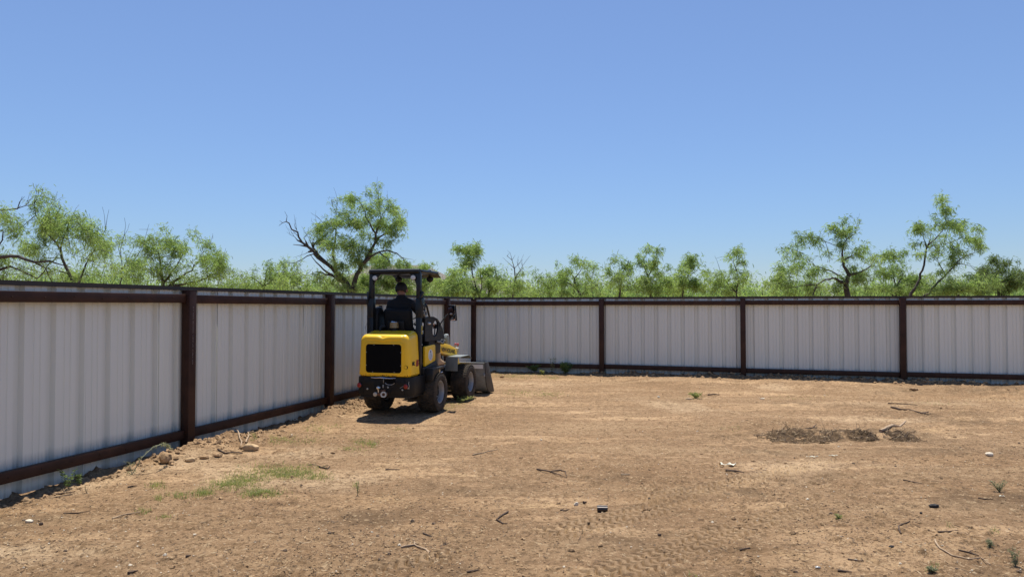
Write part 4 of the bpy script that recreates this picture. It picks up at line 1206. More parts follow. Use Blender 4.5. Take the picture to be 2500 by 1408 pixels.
class Skel:
    def __init__(s): s.p = []; s.par = []; s.rmin = []
    def add(s, p, par, r): s.p.append(np.array(p, float)); s.par.append(par); s.rmin.append(r); return len(s.p) - 1
def mesquite(label, d, limbs, clumps, seed, dens=1.0, spread=1.0, leaf='leaf', bark='bark', trunk_r=0.10, group='mesquite trees beyond the fence', bare=(), twig=0.0085, skirt=None, lr=0.66):
    """limbs: lists of (px, py, extra depth, radius m); clumps: (px, py, rx, ry[, extra depth]) in picture units at depth d"""
    rg = np.random.default_rng(seed)
    s_ = d / F
    if skirt is None: skirt = d > 20
    limbs = [[(x, y, dd, max(.003, r * lr)) for x, y, dd, r in lb] for lb in limbs]
    trunk_r = trunk_r * lr
    base = at(limbs[0][0][0], limbs[0][0][1], d + limbs[0][0][2])
    root_p = np.array([base.x + rg.normal() * .05, base.y, -0.12])
    S = Skel()
    r0 = S.add(root_p, -1, limbs[0][0][3] * 1.15)
    first = True
    def nearest(p):
        A = np.array(S.p); return int(np.argmin(((A - p) ** 2).sum(1)))
    def run(cur, pts, wob=0.035):
        for (p, r) in pts:
            a = S.p[cur].copy(); Ld = np.linalg.norm(p - a); k = max(1, int(Ld / 0.16)); ra = S.rmin[cur]
            for q in range(1, k + 1):
                t = q / k
                jit = rg.normal(size=3) * wob * min(1, Ld) * (0 if q == k else 1)
                cur = S.add(a + (p - a) * t + jit, cur, ra + (r - ra) * t)
        return cur
    tips = []
    for li, lb in enumerate(limbs):
        pts = [(np.array(at(x, y, d + dd)), r) for (x, y, dd, r) in lb]
        if li == 0: cur = r0
        else:
            cur = nearest(pts[0][0])
            if np.linalg.norm(S.p[cur] - pts[0][0]) < 0.25: pts = pts[1:]
            elif pts[0][0][2] < 2.3 and np.linalg.norm(S.p[cur] - pts[0][0]) > 0.8:      # a stem of its own from the ground
                cur = r0
        run(cur, pts)
    # small dead twigs on bare limbs
    for (x, y, dx, dy, dd) in bare:
        p = np.array(at(x, y, d + dd)); q = np.array(at(x + dx, y + dy, d + dd + rg.normal() * .2))
        c = nearest(p)
        m = (p + q) / 2 + rg.normal(size=3) * .06
        e = run(c, [(m, .008), (q, .004)], .05)
        for k in range(2):
            f = S.p[e] + (q - p) * rg.uniform(-.3, .3) + rg.normal(size=3) * .12 + np.array([0, 0, .1])
            run(nearest(m + (q - m) * rg.uniform(.2, .8)), [(f, .003)], .05)
    clumps = [tuple(c[:4]) + ((c[4],) if len(c) > 4 else (rg.normal() * .5,)) for c in clumps]
    ex = []
    for i, c in enumerate(clumps):                       # smaller wisps bridging neighbouring clumps
        near = sorted(range(len(clumps)), key=lambda k: (clumps[k][0] - c[0]) ** 2 + (clumps[k][1] - c[1]) ** 2)[1:4]
        for k in near[:2]:
            e = clumps[k]
            if math.hypot(e[0] - c[0], e[1] - c[1]) < 80 and rg.random() < .40:
                t = rg.uniform(.3, .7)
                ex.append((c[0] * (1 - t) + e[0] * t + rg.normal() * 5, c[1] * (1 - t) + e[1] * t + rg.normal() * 5, (c[2] + e[2]) * .34, (c[3] + e[3]) * .34, (c[4] + e[4]) / 2 + rg.normal() * .4))
    if skirt:
        xs = [c[0] for c in clumps]
        for x in np.arange(min(xs) - 12, max(xs) + 12, 30):
            ex.append((x + rg.normal() * 6, rg.uniform(692, 714), rg.uniform(20, 30), rg.uniform(12, 18), rg.normal() * .7))
            if rg.random() < .55: ex.append((x + rg.normal() * 8, rg.uniform(668, 694), rg.uniform(16, 26), rg.uniform(11, 17), rg.normal() * .7))
    clumps = clumps + ex
    tgt = []
    for c in clumps:
        x, y, rx, ry = c[:4]; dd = c[4] if len(c) > 4 else rg.normal() * 0.5
        cen = np.array(at(x, y, d + dd))
        nA = max(5, int(math.pi * rx * ry * s_ * s_ * 15 * dens) + 3)
        ns = max(2, min(6, nA // 5))                     # each clump is a few separate wisps with gaps between them
        sub = rg.normal(size=(ns, 3)); sub /= np.linalg.norm(sub, axis=1, keepdims=True); sub *= rg.uniform(.55, 1.30, (ns, 1))
        q = sub[rg.integers(0, ns, nA)] + rg.normal(size=(nA, 3)) * np.array([.27, .27, .22]) * np.where(rg.random((nA, 1)) < .15, 1.9, 1.0)
        q = q * np.array([rx * s_, (rx + ry) * .5 * s_ * 1.15, ry * s_])
        tint = rg.uniform(0.15, 0.85)
        for k in range(nA): tgt.append((cen + q[k], tint if rg.random() > .10 else -1))
    tgt.sort(key=lambda e: min(((S.p[i] - e[0]) ** 2).sum() for i in range(0, len(S.p), 3)))
    A = np.zeros((len(S.p) + len(tgt) * 20, 3)); na = len(S.p); A[:na] = np.array(S.p)
    ends = []
    for (p, tint) in tgt:
        dv = p - A[:na]
        cost = (dv ** 2).sum(1) * (1 + 0.9 * (dv[:, 2] < -0.05)) + 0.02
        c = int(np.argmin(cost))
        a = S.p[c]; Ld = np.linalg.norm(p - a)
        k = int(min(12, max(1, Ld / 0.17)))
        cv = rg.normal(size=3) * 0.10 * Ld + np.array([0, 0, 0.05 * Ld])
        for q in range(1, k + 1):
            t = q / k
            c = S.add(a + (p - a) * t + cv * math.sin(math.pi * t) + rg.normal(size=3) * .012, c, twig * .5)
            if na < len(A): A[na] = S.p[c]; na += 1
        if tint >= 0: ends.append((c, tint))
        else:
            n0 = len(S.p); run(c, [(S.p[c] + (S.p[c] - a) * min(.25, .15 / (Ld + .01)) + rg.normal(size=3) * .10 + np.array([0, 0, .14]), .003)], .03)
            for i in range(n0, len(S.p)):
                if na < len(A): A[na] = S.p[i]; na += 1
    n = len(S.p); P = np.array(S.p); par = np.array(S.par)
    acc = np.zeros(n); kids = np.zeros(n, int)
    for i in range(n - 1, 0, -1):
        if kids[i] == 0: acc[i] = twig ** 2.3
        acc[par[i]] += acc[i]; kids[par[i]] += 1
    rad = np.maximum(acc ** (1 / 2.3) * 0.34, np.array(S.rmin)); rad = np.minimum(rad, trunk_r)
    ii = np.arange(1, n); ra = rad[par[ii]].copy(); rb = rad[ii]
    ra = np.minimum(ra, rb * 1.7 + .004)
    big = rb > 0.016
    VV = []; QQ = []; off = 0
    for msk, sides in ((big, 7), (~big, 3)):
        if msk.any():
            V, Q = tubes_arrays(P[par[ii]][msk], P[ii][msk], ra[msk], rb[msk], sides)
            VV.append(V); QQ.append(Q + off); off += len(V)
    root = empty('mesquite_tree', (float(root_p[0]), float(root_p[1]), 0), 0, label, 'tree', group)
    org = np.array([root_p[0], root_p[1], 0])
    me = arrays_mesh('trunk', np.concatenate(VV) - org, quads=np.concatenate(QQ), smooth=True)
    link('trunk', me, M[bark], root)
    # leaves along the outer twigs
    lsz = min(1.1, max(.55, d / 23.0))
    if ends:
        B = []; Tn = []
        for c, tint in ends:
            k = c; hops = 0
            while hops < 3 and par[k] > 0 and rad[k] < 0.02:
                m = np.array((9, 6, 3))[hops] / lsz ** 1.5
                m = int(m * dens * 1.05 * rg.uniform(.25, 1.6))
                t = rg.random(m)[:, None]
                B.append(P[k] * t + P[par[k]] * (1 - t) + rg.normal(size=(m, 3)) * 0.085 * spread); Tn.append(np.full(m, tint))
                k = par[k]; hops += 1
        B = np.concatenate(B); Tn = np.concatenate(Tn)
        n0 = len(B)
        D = rg.normal(size=(n0, 3)); D[:, 2] = D[:, 2] * .6 - .45; D /= np.linalg.norm(D, axis=1, keepdims=True)
        off_ = rg.normal(size=(n0, 3)) * .45
        Bs = []; Ds = []; Ts = []
        for sg in (-1, 1, 0):
            d2 = D + sg * off_; d2 /= np.linalg.norm(d2, axis=1, keepdims=True)
            Bs.append(B); Ds.append(d2); Ts.append(Tn)
        B = np.concatenate(Bs); D = np.concatenate(Ds); Tn = np.concatenate(Ts)
        n0 = len(B)
        V, Q = leaf_arrays(B, D, rg.uniform(.08, .18, n0) * lsz, rg.uniform(.010, .020, n0) * lsz, rg)
        me = arrays_mesh('crown', V - org, quads=Q)
        tv = np.clip(Tn + rg.normal(size=n0) * .22, 0, 1)
        aa = me.attributes.new('tint', 'FLOAT', 'POINT'); aa.data.foreach_set('value', np.repeat(tv, 6).astype(np.float32))
        tag(link('crown', me, M[leaf], root), kind='stuff')
    return root

def trees():
    # --- left, close behind the fence
    mesquite('leaning mesquite at the far left edge with long bare grey limbs reaching right', 13.5,
             [[(-75, 740, 0, .11), (-60, 690, 0, .10), (-40, 645, 0, .085), (0, 628, 0, .055), (45, 626, -.1, .048), (85, 640, -.2, .036), (120, 637, -.2, .026), (172, 652, -.1, .012)],
              [(95, 642, -.2, .022), (112, 655, 0, .016), (128, 690, .2, .012)],
              [(-60, 690, .3, .07), (-20, 660, .3, .05), (25, 650, .3, .03), (58, 664, .2, .022), (90, 680, .2, .02)],
              [(-40, 645, 0, .06), (-8, 605, 0, .03), (6, 585, 0, .022), (8, 565, 0, .016), (0, 562, 0, .012)],
              [(-60, 690, 0, .08), (-70, 560, 0, .05), (-30, 520, .1, .03), (0, 513, .1, .024), (38, 510, .1, .018), (62, 502, 0, .013), (82, 499, 0, .007)]],
             [(-10, 515, 22, 32, .2), (8, 525, 16, 22, .1), (-25, 600, 40, 40), (20, 645, 40, 22, .6), (45, 668, 40, 18, .5)], 11, dens=.9, trunk_r=.12,
             bare=((62, 502, 5, -10, 0), (40, 510, 10, -8, 0), (100, 640, 40, -25, .2)))
    mesquite('twin stemmed mesquite with dead twigs poking out of its top above the left fence', 13.8,
             [[(185, 720, 0, .055), (178, 690, 0, .050), (160, 650, 0, .042), (148, 610, 0, .034), (125, 580, .1, .028), (102, 550, .1, .022), (88, 525, .1, .016), (83, 500, 0, .011), (89, 470, 0, .007), (88, 450, 0, .004)],
              [(89, 470, 0, .006), (80, 447, 0, .003)], [(84, 495, 0, .006), (97, 467, 0, .004), (108, 458, 0, .002)],
              [(102, 550, 0, .016), (118, 525, -.1, .012), (128, 500, -.1, .008), (140, 488, 0, .004), (152, 481, 0, .002)], [(128, 500, 0, .005), (136, 485, 0, .004), (140, 468, 0, .002)],
              [(192, 715, .2, .035), (200, 670, .2, .03), (220, 625, .2, .022), (240, 590, .2, .016), (258, 560, .2, .010), (262, 530, .2, .006), (266, 512, .2, .003)],
              [(228, 605, 0, .010), (222, 580, 0, .007), (224, 545, 0, .004), (218, 522, 0, .002)], [(258, 552, 0, .005), (255, 525, 0, .003), (250, 505, 0, .002)],
              [(152, 620, 0, .018), (156, 580, -.2, .014), (170, 540, -.2, .008), (186, 508, -.2, .004), (193, 500, 0, .002)]],
             [(112, 490, 22, 24), (122, 530, 22, 30), (78, 525, 22, 30), (45, 550, 30, 24), (40, 580, 32, 26), (90, 590, 38, 30), (65, 620, 40, 25), (128, 560, 25, 25), (135, 545, 20, 22),
              (190, 538, 18, 16), (175, 560, 22, 24), (200, 580, 28, 26), (235, 575, 26, 24), (262, 590, 26, 34), (275, 625, 30, 36), (240, 630, 36, 34), (195, 630, 36, 34), (150, 640, 34, 34), (100, 655, 44, 22), (215, 675, 50, 18), (160, 680, 40, 16)],
             12, dens=1.0)
    mesquite('thin pair of nearly bare mesquite stems with only a little green halfway up', 15,
             [[(290, 720, 0, .026), (297, 680, 0, .022), (298, 640, 0, .017), (294, 610, 0, .012), (303, 575, 0, .009), (307, 550, 0, .006), (304, 532, 0, .003)],
              [(303, 575, 0, .005), (312, 560, 0, .003), (316, 545, 0, .002)], [(296, 690, .2, .02), (318, 655, .2, .017), (336, 622, .2, .012), (352, 590, .2, .008), (360, 560, .1, .004), (364, 547, .1, .002)],
              [(352, 580, 0, .004), (340, 560, 0, .002)], [(358, 570, 0, .004), (374, 560, 0, .002)], [(297, 640, 0, .009), (286, 590, 0, .003)], [(318, 655, 0, .008), (318, 620, 0, .006), (335, 590, 0, .003)]],
             [(296, 592, 16, 16), (318, 600, 15, 14), (330, 640, 20, 20), (300, 655, 24, 20), (345, 660, 20, 24)], 13, dens=.8, twig=.004)
    mesquite('broad bushy mesquite forming a dense green dome over the left fence', 19,
             [[(400, 725, 0, .07), (398, 690, 0, .06), (392, 650, 0, .04), (386, 610, 0, .02)], [(398, 690, 0, .05), (430, 650, 0, .03), (450, 615, 0, .015)], [(405, 700, 0, .05), (470, 660, .3, .03), (500, 610, .3, .014)],
              [(405, 705, 0, .05), (500, 680, .2, .03), (550, 650, .3, .015)]],
             [(398, 578, 20, 26), (358, 585, 18, 22), (372, 612, 28, 28), (420, 605, 26, 26), (440, 590, 24, 18), (468, 612, 26, 26), (500, 592, 22, 26), (515, 620, 26, 24), (545, 628, 26, 26), (560, 655, 30, 30), (520, 655, 34, 28),
              (470, 650, 40, 30), (420, 645, 36, 30), (375, 650, 36, 32), (395, 685, 50, 22), (470, 690, 50, 20), (545, 690, 44, 22), (585, 690, 25, 20)], 14, dens=1.05)
    mesquite('low light green mesquite in the gap left of the largest tree', 21,
             [[(640, 730, 0, .05), (645, 700, 0, .04), (650, 670, 0, .02)], [(645, 700, 0, .03), (690, 670, 0, .02)], [(640, 705, 0, .03), (612, 675, 0, .015)]],
             [(610, 662, 20, 20), (630, 690, 40, 18), (655, 648, 18, 14), (660, 670, 24, 20), (690, 655, 24, 18), (712, 640, 20, 16), (705, 680, 36, 22), (735, 690, 28, 20), (600, 690, 20, 16)], 15, dens=1.0)
    # --- the largest tree
    mesquite('largest mesquite behind the loader with a bare crooked dead limb and tall feathery crown', 24,
             [[(862, 742, 0, .20), (858, 715, 0, .18), (845, 688, 0, .13), (822, 668, 0, .12), (800, 645, -.2, .105), (775, 622, -.3, .09), (752, 602, -.3, .07), (738, 592, -.3, .055), (729, 578, -.3, .045), (727, 567, -.3, .04), (712, 560, -.3, .034), (706, 545, -.3, .03), (699, 541, -.3, .026), (690, 544, -.3, .018), (681, 551, -.3, .010)],
              [(699, 541, -.3, .016), (701, 528, -.3, .012), (695, 516, -.3, .006)], [(690, 543, -.3, .010), (682, 538, -.3, .005)],
              [(748, 600, -.3, .035), (735, 599, -.3, .03), (716, 597, -.3, .015)],
              [(775, 622, -.3, .05), (764, 604, 0, .045), (770, 592, 0, .035), (782, 586, 0, .02), (781, 595, 0, .012)],
              [(800, 645, -.2, .05), (765, 620, -.4, .03), (740, 632, -.4, .024), (717, 643, -.4, .016), (697, 643, -.4, .008)],
              [(855, 710, .2, .10), (818, 676, .2, .07), (790, 658, .2, .045), (772, 640, .2, .03), (758, 622, .2, .016)], [(818, 676, .3, .03), (775, 662, .3, .02), (730, 675, .3, .010)],
              [(850, 690, 0, .09), (820, 655, .4, .08), (812, 620, .5, .065), (818, 590, .5, .055), (820, 570, .5, .04), (823, 545, .4, .02)],
              [(862, 720, -.2, .13), (868, 680, -.2, .12), (885, 645, -.2, .10), (903, 618, -.2, .085), (916, 592, -.2, .065), (918, 570, -.2, .05), (900, 540, -.3, .035), (885, 505, -.4, .022), (868, 482, -.4, .010)],
              [(918, 570, -.2, .04), (930, 535, -.1, .028), (926, 500, 0, .02), (924, 475, 0, .012), (926, 455, 0, .006)], [(930, 535, 0, .02), (948, 500, 0, .010), (946, 478, 0, .004), (945, 465, 0, .002)],
              [(916, 592, 0, .035), (950, 560, .3, .022), (980, 535, .4, .010)],
              [(885, 648, -.4, .07), (905, 626, -.5, .05), (925, 615, -.5, .042), (945, 611, -.5, .036), (968, 618, -.6, .03), (983, 630, -.6, .022), (992, 645, -.6, .014), (994, 656, -.6, .008)],
              [(925, 618, -.5, .02), (945, 630, -.6, .016), (953, 655, -.6, .008)], [(975, 632, -.5, .014), (1000, 632, -.5, .008), (1010, 634, -.5, .004)]],
             [(852, 476, 16, 12), (846, 490, 18, 16), (868, 498, 24, 20), (922, 458, 12, 14), (915, 485, 18, 22), (935, 500, 20, 20), (905, 520, 26, 26), (880, 530, 28, 26), (848, 525, 24, 22), (965, 505, 14, 16), (955, 525, 24, 22), (985, 538, 18, 16), (960, 548, 26, 20),
              (925, 548, 26, 24), (885, 560, 32, 26), (850, 555, 28, 26), (795, 548, 24, 18), (783, 570, 16, 20), (810, 560, 24, 24), (785, 588, 16, 14), (830, 590, 30, 24), (870, 595, 34, 28), (935, 590, 34, 24), (905, 605, 34, 26), (955, 585, 26, 22), (840, 625, 36, 26), (880, 635, 34, 28), (850, 660, 34, 22), (820, 612, 22, 24)],
             21, dens=1.15, trunk_r=.2,
             bare=((738, 592, -38, -26, -.3), (729, 580, -18, -10, -.3), (722, 565, 0, -22, -.3), (722, 560, -4, -14, -.3), (745, 598, 8, -25, -.3), (765, 612, 5, -40, 0), (765, 604, -25, -42, 0), (800, 560, -40, -20, .3), (825, 540, -15, -55, .3), (800, 545, -30, -20, .3), (830, 520, -14, -38, .3), (760, 610, -30, 18, -.3), (765, 622, 2, -32, -.2)))
    mesquite('leafy mesquite under the arching limb, filling the gap behind the loader canopy', 28,
             [[(905, 735, 0, .08), (912, 700, 0, .07), (935, 665, 0, .04), (950, 630, 0, .02)], [(912, 700, 0, .05), (970, 680, 0, .03), (995, 655, 0, .015)], [(910, 705, 0, .05), (890, 680, 0, .02)]],
             [(940, 625, 26, 16), (965, 640, 30, 20), (925, 655, 34, 24), (1000, 655, 26, 16), (980, 675, 40, 24), (1030, 655, 20, 12), (910, 690, 40, 22), (960, 705, 50, 20), (1020, 690, 36, 26), (880, 685, 30, 24), (1050, 660, 18, 12)], 22, dens=1.5, leaf='leaf')
    mesquite('bright rounded mesquite bush in front of the house, left of the slim tree', 23,
             [[(1100, 735, 0, .05), (1102, 710, 0, .04), (1100, 685, 0, .02)], [(1100, 712, 0, .03), (1080, 690, 0, .015)], [(1100, 712, 0, .03), (1125, 690, 0, .015)]],
             [(1100, 682, 26, 18), (1080, 700, 24, 20), (1125, 695, 26, 20), (1105, 712, 46, 16), (1145, 712, 22, 14)], 23, dens=1.3)
    mesquite('slim upright mesquite with a small tufted top standing clear against the sky', 24,
             [[(1176, 740, 0, .05), (1168, 715, 0, .045), (1158, 685, 0, .038), (1152, 655, 0, .032), (1145, 630, 0, .022), (1132, 610, 0, .010)], [(1152, 650, 0, .024), (1158, 625, 0, .016), (1160, 605, 0, .006)],
              [(1180, 725, .1, .03), (1176, 690, .1, .022), (1172, 660, .1, .01)]],
             [(1122, 605, 13, 10), (1135, 612, 14, 14), (1155, 603, 14, 12), (1163, 618, 10, 16), (1145, 625, 18, 12), (1140, 642, 14, 10), (1128, 658, 16, 10), (1160, 640, 12, 10)], 24, dens=1.2)
    mesquite('leafy young mesquite cluster just right of the slim upright tree', 26,
             [[(1195, 735, 0, .05), (1192, 700, 0, .04), (1185, 665, 0, .02)], [(1195, 715, 0, .04), (1215, 680, 0, .03), (1208, 645, 0, .006), (1204, 638, 0, .003)], [(1197, 715, 0, .03), (1230, 690, 0, .015)]],
             [(1185, 655, 18, 14), (1178, 675, 16, 18), (1205, 668, 20, 18), (1225, 672, 16, 16), (1215, 695, 30, 20), (1185, 700, 24, 20), (1240, 705, 24, 18), (1160, 708, 24, 14)], 25, dens=1.1)
    mesquite('bare leafless mesquite with upswept dead twigs, between two green clumps', 24,
             [[(1252, 740, 0, .05), (1254, 710, 0, .045), (1258, 680, 0, .038), (1256, 655, 0, .026), (1250, 635, 0, .016), (1246, 618, 0, .006), (1238, 611, 0, .003)],
              [(1256, 660, 0, .016), (1240, 640, 0, .010), (1227, 628, 0, .003)], [(1258, 685, 0, .02), (1270, 660, 0, .014), (1262, 640, 0, .007), (1266, 625, 0, .003)], [(1264, 675, 0, .012), (1277, 655, 0, .008), (1272, 640, 0, .003)], [(1258, 680, 0, .012), (1278, 668, 0, .004)],
              [(1252, 640, 0, .008), (1258, 622, 0, .003)]],
             [(1276, 668, 8, 10), (1275, 700, 24, 20), (1250, 700, 16, 16)], 26, dens=.8, bark='deadbark',
             bare=((1256, 655, 10, -22, 0), (1250, 640, -10, -15, 0), (1270, 660, 4, -24, 0)))
    # --- right hand line
    mesquite('open crowned mesquite with a forked black trunk, above the first back fence panel', 26,
             [[(1420, 745, 0, .08), (1419, 722, 0, .07), (1408, 705, 0, .06), (1390, 692, 0, .045), (1372, 682, 0, .02)], [(1408, 705, 0, .045), (1402, 680, 0, .035), (1418, 660, 0, .022), (1425, 640, 0, .01)], [(1400, 685, 0, .02), (1388, 655, 0, .01)],
              [(1421, 722, 0, .04), (1430, 706, 0, .035), (1450, 702, 0, .02), (1460, 690, 0, .01)], [(1345, 730, .3, .03), (1340, 702, .3, .025), (1320, 688, .3, .015), (1298, 680, .3, .005)]],
             [(1400, 625, 18, 12), (1415, 640, 16, 12), (1380, 650, 18, 12), (1428, 652, 18, 14), (1400, 660, 24, 14), (1445, 668, 18, 18), (1365, 672, 20, 14), (1335, 675, 14, 12), (1345, 695, 30, 16), (1395, 695, 36, 18), (1445, 700, 28, 18), (1310, 705, 26, 14)], 27, dens=1.0)
    mesquite('tall dense mesquite clump with a pointed tip above the middle of the back fence', 25,
             [[(1510, 740, 0, .07), (1515, 700, 0, .05), (1520, 665, 0, .03), (1535, 635, 0, .015)], [(1590, 740, .2, .07), (1588, 700, .2, .05), (1578, 665, .2, .035), (1568, 640, .2, .02), (1585, 610, .2, .006)], [(1580, 670, .2, .02), (1605, 640, .2, .012)]],
             [(1520, 622, 14, 12), (1498, 645, 18, 16), (1530, 650, 22, 18), (1585, 605, 10, 12), (1578, 625, 16, 14), (1605, 630, 18, 18), (1560, 645, 18, 14), (1590, 655, 28, 18), (1500, 680, 28, 20), (1540, 685, 34, 22), (1590, 690, 34, 22), (1550, 710, 60, 14), (1625, 665, 18, 20)], 28, dens=1.15)
    mesquite('mesquite with a lopsided round tuft, right of the tall pointed clump', 26,
             [[(1665, 740, 0, .06), (1668, 705, 0, .045), (1678, 675, 0, .03), (1690, 650, 0, .015)], [(1668, 705, 0, .03), (1645, 680, 0, .014)], [(1678, 680, 0, .02), (1706, 655, 0, .01)]],
             [(1690, 628, 12, 10), (1698, 645, 20, 12), (1672, 645, 16, 14), (1660, 665, 20, 16), (1700, 668, 22, 18), (1650, 690, 28, 20), (1700, 700, 34, 18), (1640, 710, 30, 12)], 29, dens=1.1)
    mesquite('sparse vase shaped mesquite with fine stems standing apart over the back fence', 25,
             [[(1800, 745, 0, .05), (1798, 715, 0, .04), (1802, 690, 0, .03), (1798, 660, 0, .022), (1790, 638, 0, .014), (1795, 612, 0, .005)], [(1798, 715, 0, .03), (1775, 690, 0, .022), (1758, 660, 0, .014), (1745, 625, 0, .005)], [(1802, 690, 0, .02), (1815, 665, 0, .012), (1822, 640, 0, .004)],
              [(1798, 720, 0, .03), (1755, 700, 0, .02), (1735, 685, 0, .006)]],
             [(1808, 614, 10, 10), (1792, 622, 14, 9), (1765, 632, 16, 12), (1780, 648, 18, 12), (1755, 655, 14, 12), (1812, 650, 10, 16), (1770, 675, 22, 14), (1815, 685, 20, 16), (1780, 705, 40, 14), (1740, 705, 24, 14)], 30, dens=.85)
    mesquite('wide gnarled mesquite with twisting dark limbs and peaked crown over the right fence', 25,
             [[(2072, 745, 0, .17), (2068, 715, 0, .15), (2066, 690, 0, .13), (2072, 670, 0, .10), (2060, 650, 0, .075), (2056, 620, 0, .05), (2058, 600, 0, .04), (2066, 585, 0, .03), (2058, 560, 0, .016), (2056, 535, 0, .006)],
              [(2058, 605, 0, .03), (2035, 598, 0, .02), (2015, 590, 0, .018), (2000, 582, 0, .014), (1975, 578, 0, .008), (1962, 565, 0, .004)], [(2012, 590, 0, .014), (2025, 620, 0, .012), (2020, 640, 0, .008)],
              [(2068, 690, 0, .07), (2040, 680, -.4, .05), (2015, 682, -.6, .045), (1995, 695, -.7, .04), (1985, 720, -.7, .035)], [(2060, 680, .2, .05), (2030, 662, .4, .035), (1990, 650, .5, .02), (1960, 620, .5, .01), (1935, 610, .5, .006)],
              [(2070, 665, 0, .06), (2105, 662, -.2, .04), (2125, 650, -.2, .03), (2135, 635, -.2, .022), (2128, 620, -.2, .010)], [(2060, 640, 0, .03), (2085, 622, 0, .018), (2100, 600, 0, .008)], [(2066, 585, 0, .018), (2088, 570, 0, .012), (2092, 545, 0, .004), (2080, 530, 0, .003)]],
             [(2058, 540, 11, 13), (2050, 558, 16, 12), (2078, 565, 16, 14), (2030, 558, 12, 12), (2060, 580, 20, 14), (1966, 572, 14, 11), (1985, 582, 18, 10), (2010, 600, 20, 14), (1935, 600, 14, 11), (1955, 615, 20, 14), (1910, 620, 16, 13), (1915, 645, 18, 18), (1895, 660, 12, 14), (1945, 645, 24, 16), (2030, 622, 26, 16), (1990, 640, 26, 18),
              (2070, 610, 24, 16), (2100, 598, 14, 12), (2125, 590, 13, 14), (2120, 615, 20, 18), (2095, 635, 26, 18), (2140, 625, 14, 20), (1950, 680, 40, 18), (2010, 668, 36, 18), (2060, 660, 34, 20), (2110, 675, 36, 22), (1915, 690, 30, 18), (2040, 705, 50, 14), (1960, 710, 50, 12)],
             31, dens=1.0, trunk_r=.17, bare=((2092, 560, 4, -28, 0), (1970, 690, -40, 20, -.5), (1995, 690, -20, 28, -.5), (1930, 700, -30, -20, .3)))
    mesquite('tall lopsided mesquite with a lone wisp at the top and a long arm leaning right', 25,
             [[(2215, 745, 0, .10), (2225, 715, 0, .09), (2240, 690, 0, .06), (2252, 660, 0, .055), (2258, 630, 0, .05), (2262, 605, 0, .04), (2282, 585, 0, .03), (2300, 565, 0, .022), (2310, 545, 0, .016), (2308, 520, 0, .010), (2316, 505, 0, .006), (2306, 488, 0, .003)],
              [(2262, 605, 0, .025), (2255, 580, 0, .018), (2240, 560, 0, .008)], [(2265, 605, 0, .015), (2272, 575, 0, .010), (2272, 545, 0, .004)], [(2262, 610, 0, .02), (2310, 595, .2, .014), (2350, 580, .3, .010), (2385, 570, .3, .004)],
              [(2250, 735, -.3, .06), (2275, 705, -.4, .055), (2300, 680, -.4, .045), (2325, 655, -.4, .035), (2345, 632, -.4, .025), (2370, 620, -.4, .016), (2395, 612, -.4, .006)], [(2310, 668, -.4, .02), (2290, 640, -.3, .014), (2270, 625, -.3, .006)], [(2335, 645, -.4, .014), (2375, 650, -.4, .008), (2400, 660, -.4, .004)]],
             [(2305, 490, 5, 8), (2312, 508, 9, 8), (2290, 532, 12, 9), (2328, 540, 16, 10), (2342, 550, 12, 10), (2305, 548, 14, 10), (2230, 555, 14, 10), (2250, 545, 12, 10), (2262, 565, 16, 12), (2235, 575, 16, 14), (2285, 575, 18, 12), (2315, 578, 14, 10), (2362, 562, 14, 10), (2390, 570, 16, 12), (2375, 585, 16, 10), (2345, 590, 18, 10), (2330, 605, 20, 12), (2375, 605, 18, 12), (2392, 600, 12, 10),
              (2300, 620, 26, 14), (2260, 610, 26, 12), (2235, 618, 14, 18), (2320, 640, 24, 14), (2345, 625, 18, 12)], 32, dens=.95, trunk_r=.1)
    mesquite('rounded mid green mesquite tucked between the gnarled tree and the tall lopsided one', 27,
             [[(2190, 740, 0, .06), (2188, 700, 0, .045), (2178, 665, 0, .02)], [(2188, 705, 0, .04), (2205, 670, 0, .02)], [(2195, 730, .2, .05), (2150, 700, .2, .02)], [(2195, 730, .2, .05), (2260, 700, .2, .02)]],
             [(2172, 618, 12, 11), (2195, 620, 11, 12), (2165, 640, 18, 16), (2200, 645, 18, 18), (2180, 665, 28, 18), (2150, 680, 26, 20), (2210, 685, 34, 20), (2270, 690, 34, 18), (2180, 708, 50, 14), (2250, 710, 40, 12)], 33, dens=1.15)
    mesquite('darkest olive mesquite at the far right edge above the fence corner of view', 29,
             [[(2440, 742, 0, .09), (2438, 712, 0, .08), (2432, 685, 0, .05), (2420, 660, 0, .03)], [(2438, 700, 0, .05), (2400, 670, .2, .03), (2370, 650, .2, .01)], [(2440, 700, 0, .05), (2470, 670, 0, .02)]],
             [(2425, 640, 16, 12), (2450, 640, 18, 14), (2415, 660, 22, 14), (2480, 650, 20, 16), (2445, 668, 30, 20), (2500, 670, 24, 20), (2420, 690, 34, 18), (2480, 698, 36, 18), (2385, 665, 16, 10), (2530, 690, 30, 24)], 34, dens=1.25, leaf='leafdark')
    mesquite('low olive bush under the long leaning arm near the right edge', 24,
             [[(2340, 738, 0, .05), (2342, 710, 0, .04), (2350, 690, 0, .02)], [(2342, 715, 0, .03), (2380, 695, 0, .015)], [(2340, 715, 0, .03), (2310, 700, 0, .015)]],
             [(2340, 690, 26, 14), (2375, 695, 28, 16), (2310, 705, 26, 14), (2350, 712, 50, 12), (2400, 705, 24, 14)], 35, dens=1.1)
    # --- farther brush line that closes the gaps: individual bushes too far off to tell apart read as one mass
    rg = np.random.default_rng(99)
    Bs = []; Ts = []; seg0 = []; seg1 = []
